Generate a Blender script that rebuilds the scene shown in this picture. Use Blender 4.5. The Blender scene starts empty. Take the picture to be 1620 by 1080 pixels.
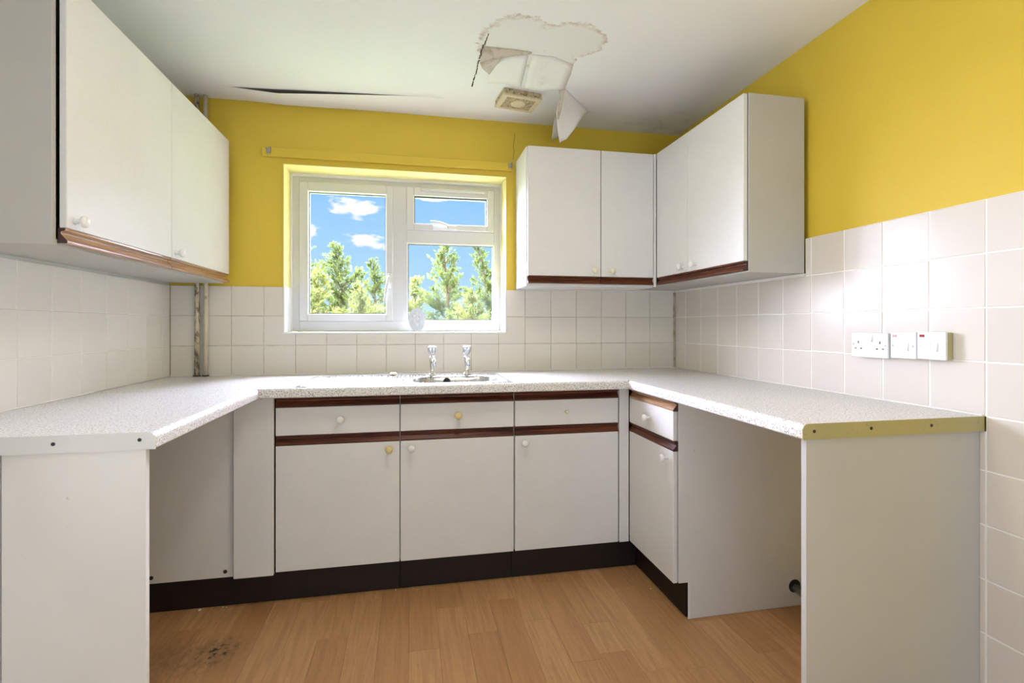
import bpy, bmesh, math, random
from mathutils import Vector, Matrix
import numpy as np
random.seed(7)
C = bpy.context.scene
COL = C.collection

# ------------------------------------------------------------------ camera
cam_d = bpy.data.cameras.new('camera')
cam = bpy.data.objects.new('camera', cam_d)
COL.objects.link(cam)
cam.location = (0, 0, 1.15)
cam.rotation_euler = (math.pi/2, 0, -0.1984)
cam_d.sensor_fit = 'HORIZONTAL'
cam_d.sensor_width = 36.0
cam_d.lens = 800.4/1620*36.0
cam_d.shift_y = -24.6/1620
cam_d.clip_start = 0.05
C.camera = cam

# ------------------------------------------------------------------ exposure, sky, sun, lamps
C.view_settings.view_transform = 'Standard'
C.view_settings.look = 'None'
C.view_settings.gamma = 1.0
C.view_settings.use_curve_mapping = False
C.view_settings.exposure = 0.2

def make_world():
    w = bpy.data.worlds.new('sky')
    C.world = w
    w.use_nodes = True
    nt = w.node_tree; N = nt.nodes; L = nt.links
    N.clear()
    out = N.new('ShaderNodeOutputWorld'); bg = N.new('ShaderNodeBackground')
    tc = N.new('ShaderNodeTexCoord')
    sep = N.new('ShaderNodeSeparateXYZ'); L.new(tc.outputs['Generated'], sep.inputs[0])
    ramp = N.new('ShaderNodeValToRGB')
    e = ramp.color_ramp.elements
    e[0].position = 0.0; e[0].color = (0.56, 0.78, 1.0, 1)
    e[1].position = 0.5; e[1].color = (0.14, 0.37, 0.88, 1)
    m = e.new(0.26); m.color = (0.26, 0.55, 0.98, 1)
    m = e.new(0.10); m.color = (0.42, 0.68, 1.0, 1)
    L.new(sep.outputs['Z'], ramp.inputs[0])
    # puffy clouds: two banks plus scattered ones all round
    nz = N.new('ShaderNodeTexNoise'); nz.inputs['Scale'].default_value = 34
    nz.inputs['Detail'].default_value = 6; nz.inputs['Roughness'].default_value = 0.55
    mp = N.new('ShaderNodeMapping'); mp.inputs['Scale'].default_value = (1, 1, 2.2)
    L.new(tc.outputs['Generated'], mp.inputs[0]); L.new(mp.outputs[0], nz.inputs['Vector'])
    def mth(op, a, b=None, c=None):
        n = N.new('ShaderNodeMath'); n.operation = op
        for i, v in enumerate((a, b, c)):
            if v is None: continue
            if isinstance(v, (int, float)): n.inputs[i].default_value = v
            else: L.new(v, n.inputs[i])
        return n.outputs[0]
    def bank(cx, cz, rx, rz, slope=0.0):
        dx = mth('DIVIDE', mth('SUBTRACT', sep.outputs['X'], cx), rx)
        zz = mth('SUBTRACT', mth('SUBTRACT', sep.outputs['Z'], cz), mth('MULTIPLY', mth('SUBTRACT', sep.outputs['X'], cx), slope))
        dz = mth('DIVIDE', zz, rz)
        d2 = mth('SQRT', mth('ADD', mth('MULTIPLY', dx, dx), mth('MULTIPLY', dz, dz)))
        front = mth('GREATER_THAN', sep.outputs['Y'], 0.0)
        return mth('MULTIPLY', mth('MAXIMUM', mth('SUBTRACT', 1.25, d2), 0.0), front)
    tot = bank(-0.098, 0.2170, 0.050, 0.017, -0.10)
    tot = mth('MAXIMUM', tot, bank(-0.080, 0.1590, 0.043, 0.0125, -0.13))
    tot = mth('MAXIMUM', tot, bank(-0.176, 0.172, 0.014, 0.013))
    nb = N.new('ShaderNodeTexNoise'); nb.inputs['Scale'].default_value = 3.1; nb.inputs['Detail'].default_value = 3
    L.new(mp.outputs[0], nb.inputs['Vector'])
    away = mth('GREATER_THAN', mth('ABSOLUTE', mth('SUBTRACT', sep.outputs['X'], 0.02)), 0.24)
    wide = mth('MULTIPLY', mth('MULTIPLY', mth('MAXIMUM', mth('SUBTRACT', nb.outputs['Fac'], 0.52), 0.0), 7.0), away)
    tot = mth('MAXIMUM', tot, wide)
    dens = mth('ADD', mth('MULTIPLY', tot, 1.5), mth('MULTIPLY', mth('SUBTRACT', nz.outputs['Fac'], 0.5), 4.2))
    sm = N.new('ShaderNodeMapRange'); sm.interpolation_type = 'SMOOTHSTEP'
    sm.inputs['From Min'].default_value = 0.15; sm.inputs['From Max'].default_value = 1.05
    L.new(dens, sm.inputs['Value'])
    gate = mth('MULTIPLY', sm.outputs[0], mth('GREATER_THAN', tot, 0.02))
    mix = N.new('ShaderNodeMix'); mix.data_type = 'RGBA'
    L.new(gate, mix.inputs['Factor']); L.new(ramp.outputs[0], mix.inputs['A'])
    mix.inputs['B'].default_value = (1.0, 0.99, 1.0, 1)
    L.new(mix.outputs['Result'], bg.inputs['Color'])
    bg.inputs['Strength'].default_value = 1.0
    L.new(bg.outputs[0], out.inputs[0])
make_world()

def light(name, kind, loc, rot, energy, color=(1, 1, 1), **kw):
    d = bpy.data.lights.new(name, kind); d.energy = energy; d.color = color
    for k, v in kw.items(): setattr(d, k, v)
    o = bpy.data.objects.new(name, d); COL.objects.link(o)
    o.location = loc; o.rotation_euler = rot
    return o
# the sun, high behind the house: lights the trees
light('sun', 'SUN', (0, -4, 8), (math.radians(42), 0, 0), 2.6, (1.0, 0.95, 0.86), angle=math.radians(0.6))
# bright hazy daylight from the open side of the sky, coming in at the window
light('hazy_daylight', 'SUN', (0, 9, 7), (math.radians(-44), 0, math.radians(27)), 118.0, (0.71, 0.735, 1.0), angle=math.radians(100))
# added fill lamps out of view: at the solid side and rear walls, and overhead
light('left_fill', 'AREA', (-1.10, 0.66, 1.35), (0, math.radians(-102), 0), 8.0, (0.92, 0.95, 1.0), shape='RECTANGLE', size=1.45, size_y=1.15, spread=math.radians(96))
light('right_fill', 'AREA', (1.50, 0.10, 0.95), (0, math.radians(92), 0), 7.0, (0.82, 0.85, 1.0), shape='RECTANGLE', size=1.8, size_y=1.2, spread=math.radians(110))
light('ceiling_fill', 'AREA', (0.2, 1.46, 2.27), (0, 0, 0), 7.5, (1.0, 0.90, 0.78), shape='DISK', size=0.3)
light('rear_fill', 'AREA', (0.2, -1.6, 1.2), (math.radians(103), 0, 0), 30.0, (0.60, 0.80, 1.0), shape='RECTANGLE', size=2.2, size_y=2.0)

# ------------------------------------------------------------------ material helpers
class NT:
    def __init__(s, name):
        s.m = bpy.data.materials.new(name); s.m.use_nodes = True
        s.nt = s.m.node_tree; s.N = s.nt.nodes; s.L = s.nt.links
        s.b = s.N['Principled BSDF']; s.out = s.N['Material Output']
    def new(s, t, **kw):
        n = s.N.new(t)
        for k, v in kw.items(): setattr(n, k, v)
        return n
    def val(s, inp, v):
        if isinstance(v, (int, float, tuple)): inp.default_value = v
        else: s.L.new(v, inp)
    def coord(s, which='Object', scale=(1, 1, 1), rot=(0, 0, 0)):
        if which == 'World':
            o = s.new('ShaderNodeNewGeometry').outputs['Position']
        else:
            o = s.new('ShaderNodeTexCoord').outputs[which]
        mp = s.new('ShaderNodeMapping')
        mp.inputs['Scale'].default_value = scale; mp.inputs['Rotation'].default_value = rot
        s.L.new(o, mp.inputs[0]); return mp.outputs[0]
    def noise(s, vec, scale, detail=3, rough=0.5, dist=0.0):
        n = s.new('ShaderNodeTexNoise'); s.L.new(vec, n.inputs['Vector'])
        n.inputs['Scale'].default_value = scale; n.inputs['Detail'].default_value = detail
        n.inputs['Roughness'].default_value = rough; n.inputs['Distortion'].default_value = dist
        return n.outputs['Fac']
    def math(s, op, a, b=0.0, c=0.0, clamp=False):
        n = s.new('ShaderNodeMath', operation=op); n.use_clamp = clamp
        s.val(n.inputs[0], a); s.val(n.inputs[1], b); s.val(n.inputs[2], c)
        return n.outputs[0]
    def rng(s, v, a, b, c=0.0, d=1.0, smooth=True):
        n = s.new('ShaderNodeMapRange')
        if smooth: n.interpolation_type = 'SMOOTHSTEP'
        s.L.new(v, n.inputs['Value'])
        for k, x in zip(('From Min', 'From Max', 'To Min', 'To Max'), (a, b, c, d)): n.inputs[k].default_value = x
        return n.outputs[0]
    def mix(s, fac, a, b):
        n = s.new('ShaderNodeMix', data_type='RGBA')
        s.val(n.inputs['Factor'], fac)
        for k, v in (('A', a), ('B', b)):
            if isinstance(v, tuple): n.inputs[k].default_value = v if len(v) == 4 else (*v, 1)
            else: s.L.new(v, n.inputs[k])
        return n.outputs['Result']
    def color(s, v):
        if isinstance(v, tuple): s.b.inputs['Base Color'].default_value = (*v[:3], 1)
        else: s.L.new(v, s.b.inputs['Base Color'])
    def set(s, **kw):
        for k, v in kw.items():
            s.val(s.b.inputs[k.replace('_', ' ')], v)
    def bump(s, h, strength=0.2, dist=0.002):
        n = s.new('ShaderNodeBump'); n.inputs['Strength'].default_value = strength
        n.inputs['Distance'].default_value = dist
        s.L.new(h, n.inputs['Height']); s.L.new(n.outputs[0], s.b.inputs['Normal'])
M = {}
def simple(name, col, rough=0.5, metal=0.0, var=0.06, scale=18, **kw):
    t = NT(name); v = t.coord('World')
    n = t.noise(v, scale, 3)
    dark = tuple(c*(1-var) for c in col); lite = tuple(min(1, c*(1+var)) for c in col)
    t.color(t.mix(n, dark, lite)); t.set(Roughness=rough, Metallic=metal, **kw)
    M[name] = t.m; return t

# white textured melamine of the cupboard fronts, with a faint slanting weave
t = NT('melamine'); v = t.coord('World', (1, 1, 1), (0.0, math.radians(40), math.radians(12)))
st = t.noise(t.coord('World', (40, 40, 420), (math.radians(38), math.radians(38), 0)), 1.0, 2)
gr = t.noise(t.coord('World'), 5.0, 3)
t.color(t.mix(t.math('ADD', t.math('MULTIPLY', st, 0.55), t.math('MULTIPLY', gr, 0.45)), (0.66, 0.645, 0.61), (0.82, 0.81, 0.785)))
t.set(Roughness=0.42); t.bump(st, 0.12, 0.001); M['melamine'] = t.m
# smooth board used for carcasses and end panels, marked by small scuffs
t = NT('board'); v = t.coord('World')
sc = t.rng(t.noise(v, 46, 4, 0.6), 0.70, 0.78)
t.color(t.mix(t.math('MULTIPLY', sc, 0.55), t.mix(t.noise(v, 4, 2), (0.70, 0.68, 0.64), (0.76, 0.745, 0.71)), (0.30, 0.27, 0.23)))
t.set(Roughness=0.45); M['board'] = t.m
simple('shaded_side', (0.49, 0.475, 0.43), 0.45, scale=4)  # board colour darkened for the weak light on sides facing the camera
simple('edge_white', (0.82, 0.81, 0.78), 0.4)
simple('dark_gap', (0.05, 0.045, 0.04), 0.7)
# mahogany coloured finger rails
t = NT('rail_wood'); 
w = t.noise(t.coord('World', (3, 3, 90)), 1.0, 4, 0.6, 0.6)
w2 = t.noise(t.coord('World', (14, 14, 260)), 1.0, 2)
t.color(t.mix(t.rng(t.math('ADD', t.math('MULTIPLY', w, 0.65), t.math('MULTIPLY', w2, 0.35)), 0.32, 0.66), (0.035, 0.009, 0.005), (0.16, 0.047, 0.019)))
t.set(Roughness=0.38, Specular_IOR_Level=0.22); M['rail_wood'] = t.m
t = NT('rail_wood_lit')  # same rail wood, with the light it catches put into the colour
w = t.noise(t.coord('World', (90, 4, 90)), 1.0, 4, 0.6, 0.6)
t.color(t.mix(t.rng(w, 0.3, 0.7), (0.22, 0.10, 0.04), (0.52, 0.30, 0.14)))
t.set(Roughness=0.28, Coat_Weight=0.5, Coat_Roughness=0.15); M['rail_wood_lit'] = t.m
simple('rail_end', (0.05, 0.022, 0.016), 0.5)
simple('knob_white', (0.84, 0.83, 0.80), 0.28)
simple('knob_yellow', (0.72, 0.56, 0.25), 0.35)
simple('knob_cream', (0.78, 0.70, 0.50), 0.35)
# dark brown plinths, dusty
t = NT('plinth'); v = t.coord('World')
d = t.rng(t.noise(v, 130, 4, 0.65), 0.66, 0.80)
t.color(t.mix(t.math('MULTIPLY', d, 0.5), t.mix(t.noise(v, 3, 2), (0.010, 0.006, 0.005), (0.024, 0.013, 0.010)), (0.30, 0.26, 0.22)))
t.set(Roughness=0.5, Specular_IOR_Level=0.3); M['plinth'] = t.m
# speckled laminate worktop
def worktop(name, base, lite, dots, amt):
    t = NT(name); v = t.coord('World')
    n1 = t.noise(v, 210, 2, 0.6); n2 = t.noise(v, 150, 2, 0.6); n3 = t.noise(v, 2.2, 2)
    c = t.mix(t.rng(n2, 0.42, 0.62), base, lite)
    c = t.mix(t.math('MULTIPLY', t.rng(n1, 0.56, 0.64), amt), c, dots)
    vor = t.noise(t.coord('World', (1.1, 1.1, 1.1), (1, 2, 3)), 260, 1)
    c = t.mix(t.math('MULTIPLY', t.rng(vor, 0.63, 0.69), amt), c, (0.05, 0.045, 0.04))
    t.color(c); t.set(Roughness=0.28, Specular_IOR_Level=0.35); M[name] = t.m
worktop('worktop', (0.70, 0.675, 0.64), (0.85, 0.84, 0.815), (0.34, 0.30, 0.24), 0.9)
# olive yellowed and white edging strips
t = NT('strip_olive'); v = t.coord('World')
s1 = t.rng(t.noise(v, 60, 4, 0.6), 0.64, 0.74)
t.color(t.mix(t.math('MULTIPLY', s1, 0.6), t.mix(t.noise(v, 5, 2), (0.36, 0.31, 0.13), (0.44, 0.385, 0.165)), (0.24, 0.14, 0.05)))
t.set(Roughness=0.4); M['strip_olive'] = t.m
simple('strip_white', (0.66, 0.65, 0.62), 0.4)
# ceramic tiles
def tilemat(name, a, b, rough=0.20):
    t = NT(name); v = t.coord('World')
    oi = t.new('ShaderNodeObjectInfo').outputs['Random']
    n = t.noise(v, 5, 2)
    t.color(t.mix(t.math('ADD', t.math('MULTIPLY', oi, 0.6), t.math('MULTIPLY', n, 0.4)), a, b))
    t.set(Roughness=rough, Specular_IOR_Level=0.13); t.bump(t.noise(v, 14, 2), 0.10, 0.004); M[name] = t.m
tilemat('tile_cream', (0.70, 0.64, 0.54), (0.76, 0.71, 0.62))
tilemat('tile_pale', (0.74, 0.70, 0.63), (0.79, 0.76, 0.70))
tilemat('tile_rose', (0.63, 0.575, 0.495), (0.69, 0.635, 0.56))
t = simple('grout_light', (0.84, 0.81, 0.75), 0.8)
t = NT('grout_dark'); v = t.coord('World')
t.color(t.mix(t.rng(t.noise(v, 22, 3), 0.4, 0.62), (0.56, 0.50, 0.41), (0.34, 0.28, 0.20))); t.set(Roughness=0.85); M['grout_dark'] = t.m
# yellow emulsion on woodchip
t = NT('yellow_paint'); v = t.coord('World')
mo = t.rng(t.noise(v, 70, 5, 0.65), 0.72, 0.80)
t.color(t.mix(t.math('MULTIPLY', mo, 0.5), t.mix(t.noise(v, 2.4, 3), (0.64, 0.450, 0.034), (0.70, 0.505, 0.046)), (0.25, 0.17, 0.05)))
t.set(Roughness=0.62); t.bump(t.noise(v, 120, 3), 0.35, 0.002); M['yellow_paint'] = t.m
simple('pale_yellow_paint', (0.80, 0.72, 0.30), 0.6)
# ceiling paper with a brown tide mark
t = NT('ceiling_paper'); v = t.coord('World')
pos = t.new('ShaderNodeNewGeometry').outputs['Position']
sp = t.new('ShaderNodeSeparateXYZ'); t.L.new(pos, sp.inputs[0])
wob = t.math('MULTIPLY', t.math('SUBTRACT', t.noise(v, 22, 4, 0.6), 0.5), 0.55)
def ell(cx, cy, rx, ry):
    dx = t.math('DIVIDE', t.math('SUBTRACT', sp.outputs['X'], cx), rx)
    dy = t.math('DIVIDE', t.math('SUBTRACT', sp.outputs['Y'], cy), ry)
    return t.math('SUBTRACT', t.math('SQRT', t.math('ADD', t.math('MULTIPLY', dx, dx), t.math('MULTIPLY', dy, dy))), 1.0)
e = t.math('SMOOTH_MIN', ell(0.42, 2.02, 0.150, 0.205), ell(0.625, 1.950, 0.150, 0.128), 0.35)
e = t.math('MINIMUM', e, ell(0.60, 2.09, 0.10, 0.085))
e = t.math('ADD', e, wob)
band = t.math('MULTIPLY', t.rng(e, -0.20, -0.01), t.math('SUBTRACT', 1.0, t.rng(e, 0.0, 0.055)))
patch = t.rng(t.noise(v, 34, 4, 0.65), 0.36, 0.62)
keep = t.rng(sp.outputs['Y'], 2.25, 2.12)
band = t.math('MULTIPLY', t.math('MULTIPLY', band, patch), keep)
inside = t.math('SUBTRACT', 1.0, t.rng(e, -0.1, 0.0))
corner_shade = t.math('MULTIPLY', t.rng(t.noise(v, 9, 5, 0.7), 0.42, 0.75), t.math('MULTIPLY', t.rng(sp.outputs['X'], 0.75, 1.5), t.rng(sp.outputs['Y'], 2.2, 2.75)))  # dimness of the back right corner painted into the colour, broken by noise
c = t.mix(t.noise(v, 1.6, 2), (0.85, 0.85, 0.845), (0.88, 0.88, 0.875))
c = t.mix(t.math('MULTIPLY', inside, 0.5), c, (0.765, 0.735, 0.695))
c = t.mix(t.math('MULTIPLY', corner_shade, 0.3), c, (0.30, 0.28, 0.24))
c = t.mix(t.math('MULTIPLY', t.rng(t.noise(v, 55, 5, 0.7), 0.72, 0.79), 0.25), c, (0.35, 0.32, 0.27))
c = t.mix(t.math('MULTIPLY', band, 0.75), c, (0.47, 0.33, 0.22))
t.color(c); t.set(Roughness=0.75); t.bump(t.noise(v, 95, 3), 0.35, 0.002); M['ceiling_paper'] = t.m
simple('plaster', (0.86, 0.85, 0.83), 0.85, var=0.05, scale=9)
t = NT('loose_paper'); v = t.coord('World')
t.color(t.mix(t.math('MULTIPLY', t.rng(t.noise(v, 16, 4, 0.65), 0.55, 0.78), 0.3), (0.86, 0.845, 0.815), (0.60, 0.51, 0.38)))
t.set(Roughness=0.75); t.bump(t.noise(v, 40, 3), 0.3, 0.003); M['loose_paper'] = t.m
t = NT('paper_back'); v = t.coord('World')
t.color(t.mix(t.rng(t.noise(v, 26, 4, 0.65), 0.45, 0.72), (0.60, 0.55, 0.45), (0.40, 0.32, 0.22)))
t.set(Roughness=0.85); M['paper_back'] = t.m
simple('shaded_plaster', (0.22, 0.20, 0.17), 0.9)  # bare plaster, coloured dark for the shade inside the paper slit
simple('crack', (0.09, 0.065, 0.04), 0.9)
t = NT('dirty_vent'); v = t.coord('World')
t.color(t.mix(t.rng(t.noise(v, 85, 4, 0.7), 0.46, 0.66), (0.50, 0.41, 0.25), (0.20, 0.14, 0.07))); t.set(Roughness=0.6); M['dirty_vent'] = t.m
simple('vent_plastic', (0.62, 0.53, 0.35), 0.45, var=0.1, scale=60)
# laminate floor
t = NT('laminate'); 
oi = t.new('ShaderNodeObjectInfo').outputs['Random']
cmb = t.new('ShaderNodeCombineXYZ'); t.val(cmb.inputs[0], t.math('MULTIPLY', oi, 37.0)); t.val(cmb.inputs[1], t.math('MULTIPLY', oi, 91.0))
va = t.new('ShaderNodeVectorMath', operation='ADD')
t.L.new(t.new('ShaderNodeNewGeometry').outputs['Position'], va.inputs[0]); t.L.new(cmb.outputs[0], va.inputs[1])
mp = t.new('ShaderNodeMapping'); mp.inputs['Scale'].default_value = (34, 1.7, 1); t.L.new(va.outputs[0], mp.inputs[0])
grain = t.noise(mp.outputs[0], 1.0, 4, 0.6, 1.8)
mp2 = t.new('ShaderNodeMapping'); mp2.inputs['Scale'].default_value = (240, 22, 1); t.L.new(va.outputs[0], mp2.inputs[0])
fl = t.noise(mp2.outputs[0], 1.0, 3, 0.6)
base = t.mix(oi, (0.46, 0.238, 0.096), (0.58, 0.330, 0.148))
c = t.mix(t.math('MULTIPLY', t.rng(grain, 0.36, 0.68), 0.42), base, (0.30, 0.14, 0.055))
c = t.mix(t.math('MULTIPLY', t.rng(fl, 0.52, 0.72), 0.35), c, (0.24, 0.12, 0.05))
vw = t.coord('World'); spw = t.new('ShaderNodeSeparateXYZ'); t.L.new(vw, spw.inputs[0])
def spot(cx, cy, rx, ry):
    dx = t.math('DIVIDE', t.math('SUBTRACT', spw.outputs['X'], cx), rx)
    dy = t.math('DIVIDE', t.math('SUBTRACT', spw.outputs['Y'], cy), ry)
    return t.rng(t.math('SQRT', t.math('ADD', t.math('MULTIPLY', dx, dx), t.math('MULTIPLY', dy, dy))), 0.25, 1.0, 1.0, 0.0)
damp = t.math('MAXIMUM', spot(-0.80, 1.93, 0.34, 0.17), spot(-0.66, 1.97, 0.10, 0.10))
mtex = t.noise(t.coord('World', (2.0, 1, 1), (0, 0, 0.5)), 26, 5, 0.7)
c = t.mix(t.math('MULTIPLY', damp, t.rng(mtex, 0.35, 0.75, 0.15, 0.75)), c, (0.13, 0.075, 0.035))
spots = t.math('MULTIPLY', spot(-0.665, 1.96, 0.085, 0.10), t.rng(t.noise(vw, 42, 5, 0.7), 0.52, 0.58))
c = t.mix(spots, c, (0.015, 0.012, 0.008))
c = t.mix(t.math('MULTIPLY', t.rng(t.noise(vw, 60, 4, 0.65), 0.71, 0.76), 0.8), c, (0.06, 0.035, 0.02))
t.color(c); t.set(Roughness=0.42); M['laminate'] = t.m
simple('floor_joint', (0.12, 0.06, 0.03), 0.8)
# metals, plastics
t = NT('steel'); n = t.noise(t.coord('World', (260, 8, 8)), 1.0, 2)
t.color((0.50, 0.50, 0.495)); t.set(Metallic=1.0, Roughness=t.rng(n, 0.3, 0.7, 0.20, 0.34)); M['steel'] = t.m
simple('chrome', (0.80, 0.80, 0.80), 0.07, 1.0, var=0.02)
simple('acrylic', (0.72, 0.74, 0.76), 0.06, 0.55, var=0.12, scale=90)
simple('upvc', (0.64, 0.635, 0.61), 0.33, var=0.02)
simple('gasket', (0.10, 0.10, 0.11), 0.6)
simple('handle_silver', (0.62, 0.61, 0.60), 0.32, 0.6)
simple('white_paint', (0.84, 0.83, 0.80), 0.45, var=0.03)
simple('socket_white', (0.83, 0.83, 0.81), 0.3, var=0.02)
simple('socket_yellowed', (0.46, 0.40, 0.18), 0.4)
simple('socket_hole', (0.02, 0.02, 0.02), 0.6)
simple('neon_red', (0.28, 0.012, 0.012), 0.15, var=0.2)
simple('neon_faded', (0.42, 0.22, 0.20), 0.2, var=0.25, scale=200)
simple('brass_dirty', (0.45, 0.42, 0.36), 0.4, 0.8, var=0.4, scale=140)
t = NT('rusty_pipe'); v = t.coord('World', (1, 1, 0.5))
t.color(t.mix(t.rng(t.noise(v, 70, 5, 0.7), 0.42, 0.64), (0.56, 0.48, 0.33), (0.13, 0.10, 0.065))); t.set(Roughness=0.7); M['rusty_pipe'] = t.m
t = NT('stained_pipe'); v = t.coord('World', (1, 1, 0.5))
t.color(t.mix(t.rng(t.noise(v, 60, 5, 0.7), 0.52, 0.78), (0.60, 0.52, 0.38), (0.24, 0.18, 0.11))); t.set(Roughness=0.6); M['stained_pipe'] = t.m
simple('waste_pipe', (0.42, 0.42, 0.41), 0.25, 0.6)
# window glass: clear pane with a faint reflection
t = NT('glass'); t.N.remove(t.b)
tr = t.new('ShaderNodeBsdfTransparent'); tr.inputs[0].default_value = (0.97, 0.98, 0.98, 1)
gl = t.new('ShaderNodeBsdfGlossy'); gl.inputs['Roughness'].default_value = 0.02
mx = t.new('ShaderNodeMixShader'); mx.inputs[0].default_value = 0.03
t.L.new(tr.outputs[0], mx.inputs[1]); t.L.new(gl.outputs[0], mx.inputs[2]); t.L.new(mx.outputs[0], t.out.inputs[0]); M['glass'] = t.m
# cut glass plaque
t = NT('cut_glass'); v = t.coord('World')
t.color((0.62, 0.64, 0.65)); t.set(Roughness=0.15, Transmission_Weight=0.25); t.bump(t.noise(v, 190, 2), 0.6, 0.003); M['cut_glass'] = t.m
# foliage
def leafmat(name, a, b):
    t = NT(name); v = t.coord('World')
    n = t.noise(v, 3.2, 4, 0.6)
    t.color(t.mix(t.rng(n, 0.32, 0.68), a, b)); t.set(Roughness=0.6)
    tl = t.new('ShaderNodeBsdfTranslucent'); tl.inputs[0].default_value = (b[0], b[1]*1.05, b[2]*0.6, 1)
    ms = t.new('ShaderNodeMixShader'); ms.inputs[0].default_value = 0.35
    t.L.new(t.b.outputs[0], ms.inputs[1]); t.L.new(tl.outputs[0], ms.inputs[2]); t.L.new(ms.outputs[0], t.out.inputs[0])
    M[name] = t.m
leafmat('leaf_green', (0.030, 0.058, 0.028), (0.185, 0.225, 0.075))
leafmat('leaf_gold', (0.055, 0.08, 0.03), (0.30, 0.31, 0.115))
simple('bark', (0.20, 0.15, 0.10), 0.9)
t = NT('lawn'); t.color(t.mix(t.noise(t.coord('World'), 6, 4), (0.10, 0.16, 0.04), (0.20, 0.27, 0.08))); t.set(Roughness=0.9); M['lawn'] = t.m

# ------------------------------------------------------------------ geometry helpers
WL = {}
def link_mesh(name, me, loc, parent):
    o = bpy.data.objects.new(name, me); COL.objects.link(o)
    pw = WL[parent.name] if parent else Vector((0, 0, 0))
    o.location = Vector(loc) - pw
    if parent: o.parent = parent
    WL[o.name] = Vector(loc)
    return o
def obj(name, bm, mat, parent=None, smooth=False, origin=None):
    """link a bmesh (world coordinates) as ONE object whose origin is its own middle"""
    bmesh.ops.recalc_face_normals(bm, faces=bm.faces[:])
    if origin is None:
        xs = [v.co for v in bm.verts]
        lo = Vector([min(c[i] for c in xs) for i in range(3)]); hi = Vector([max(c[i] for c in xs) for i in range(3)])
        origin = (lo+hi)/2
    origin = Vector(origin)
    for v in bm.verts: v.co -= origin
    me = bpy.data.meshes.new(name); bm.to_mesh(me); bm.free()
    mats = mat if isinstance(mat, (list, tuple)) else [mat]
    for m in mats: me.materials.append(M[m])
    if smooth:
        for p in me.polygons: p.use_smooth = True
    return link_mesh(name, me, origin, parent)
def tag(o, label=None, cat=None, group=None, kind=None):
    if label: o['label'] = label
    if cat: o['category'] = cat
    if group: o['group'] = group
    if kind: o['kind'] = kind
    return o
def thing(name, loc, label=None, cat=None, group=None, kind=None):
    o = bpy.data.objects.new(name, None); COL.objects.link(o); o.location = loc
    o.empty_display_size = 0.05
    WL[o.name] = Vector(loc)
    return tag(o, label, cat, group, kind)
def box(bm, x0, x1, y0, y1, z0, z1, bev=0.0, seg=1, mi=0):
    vs = [bm.verts.new((x, y, z)) for x in (x0, x1) for y in (y0, y1) for z in (z0, z1)]
    q = ((0, 1, 3, 2), (4, 6, 7, 5), (0, 4, 5, 1), (2, 3, 7, 6), (0, 2, 6, 4), (1, 5, 7, 3))
    fs = [bm.faces.new([vs[i] for i in f]) for f in q]
    for f in fs: f.material_index = mi
    if bev > 0:
        es = list({e for f in fs for e in f.edges})
        bmesh.ops.bevel(bm, geom=es, offset=bev, segments=seg, profile=0.5, affect='EDGES')
    return bm
def bx(*a, **k): return box(bmesh.new(), *a, **k)
def prism(bm, pts, axis, a, b, mi=0):
    """extrude a 2-D outline along an axis; pts are (u, v) in the other two axes, in x,y,z order"""
    def P(u, v, w):
        return {'x': (w, u, v), 'y': (u, w, v), 'z': (u, v, w)}[axis]
    A = [bm.verts.new(P(u, v, a)) for u, v in pts]; B = [bm.verts.new(P(u, v, b)) for u, v in pts]
    n = len(pts)
    fs = [bm.faces.new(A), bm.faces.new(B[::-1])]
    for i in range(n):
        f = bm.faces.new((A[i], A[(i+1) % n], B[(i+1) % n], B[i])); fs.append(f)
    for f in fs: f.material_index = mi
    return fs
def lathe(bm, prof, mat4, n=20, mi=0):
    """prof: (radius, height) along local z"""
    rings = []
    for r, z in prof:
        if r < 1e-6: rings.append([bm.verts.new(mat4 @ Vector((0, 0, z)))])
        else: rings.append([bm.verts.new(mat4 @ Vector((r*math.cos(2*math.pi*i/n), r*math.sin(2*math.pi*i/n), z))) for i in range(n)])
    for a, b in zip(rings, rings[1:]):
        for i in range(n):
            j = (i+1) % n
            if len(a) == 1 and len(b) == 1: continue
            if len(a) == 1: f = bm.faces.new((a[0], b[i], b[j]))
            elif len(b) == 1: f = bm.faces.new((a[i], b[0], a[j]))
            else: f = bm.faces.new((a[i], b[i], b[j], a[j]))
            f.material_index = mi
    for rg in (rings[0], rings[-1]):
        if len(rg) > 2: bm.faces.new(rg)
def tube(bm, pts, r, n=12, cap=True, mi=0):
    pts = [Vector(p) for p in pts]
    rs = r if isinstance(r, (list, tuple)) else [r]*len(pts)
    rings = []; prev = None
    for i, p in enumerate(pts):
        d = (pts[min(i+1, len(pts)-1)] - pts[max(i-1, 0)]).normalized()
        up = prev if prev is not None else (Vector((0, 0, 1)) if abs(d.z) < 0.9 else Vector((1, 0, 0)))
        s = d.cross(up)
        if s.length < 1e-5: s = d.cross(Vector((0, 1, 0)))
        s.normalize(); u = s.cross(d).normalized(); prev = u
        rings.append([bm.verts.new(p + rs[i]*(math.cos(2*math.pi*k/n)*s + math.sin(2*math.pi*k/n)*u)) for k in range(n)])
    for a, b in zip(rings, rings[1:]):
        for k in range(n):
            f = bm.faces.new((a[k], a[(k+1) % n], b[(k+1) % n], b[k])); f.material_index = mi
    if cap: bm.faces.new(rings[0][::-1]); bm.faces.new(rings[-1])
    return bm
def basis(loc, z):
    z = Vector(z).normalized(); q = z.to_track_quat('Z', 'Y')
    return Matrix.Translation(loc) @ q.to_matrix().to_4x4()
PX, MX, MY, UP = (1, 0, 0), (-1, 0, 0), (0, -1, 0), (0, 0, 1)

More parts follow.
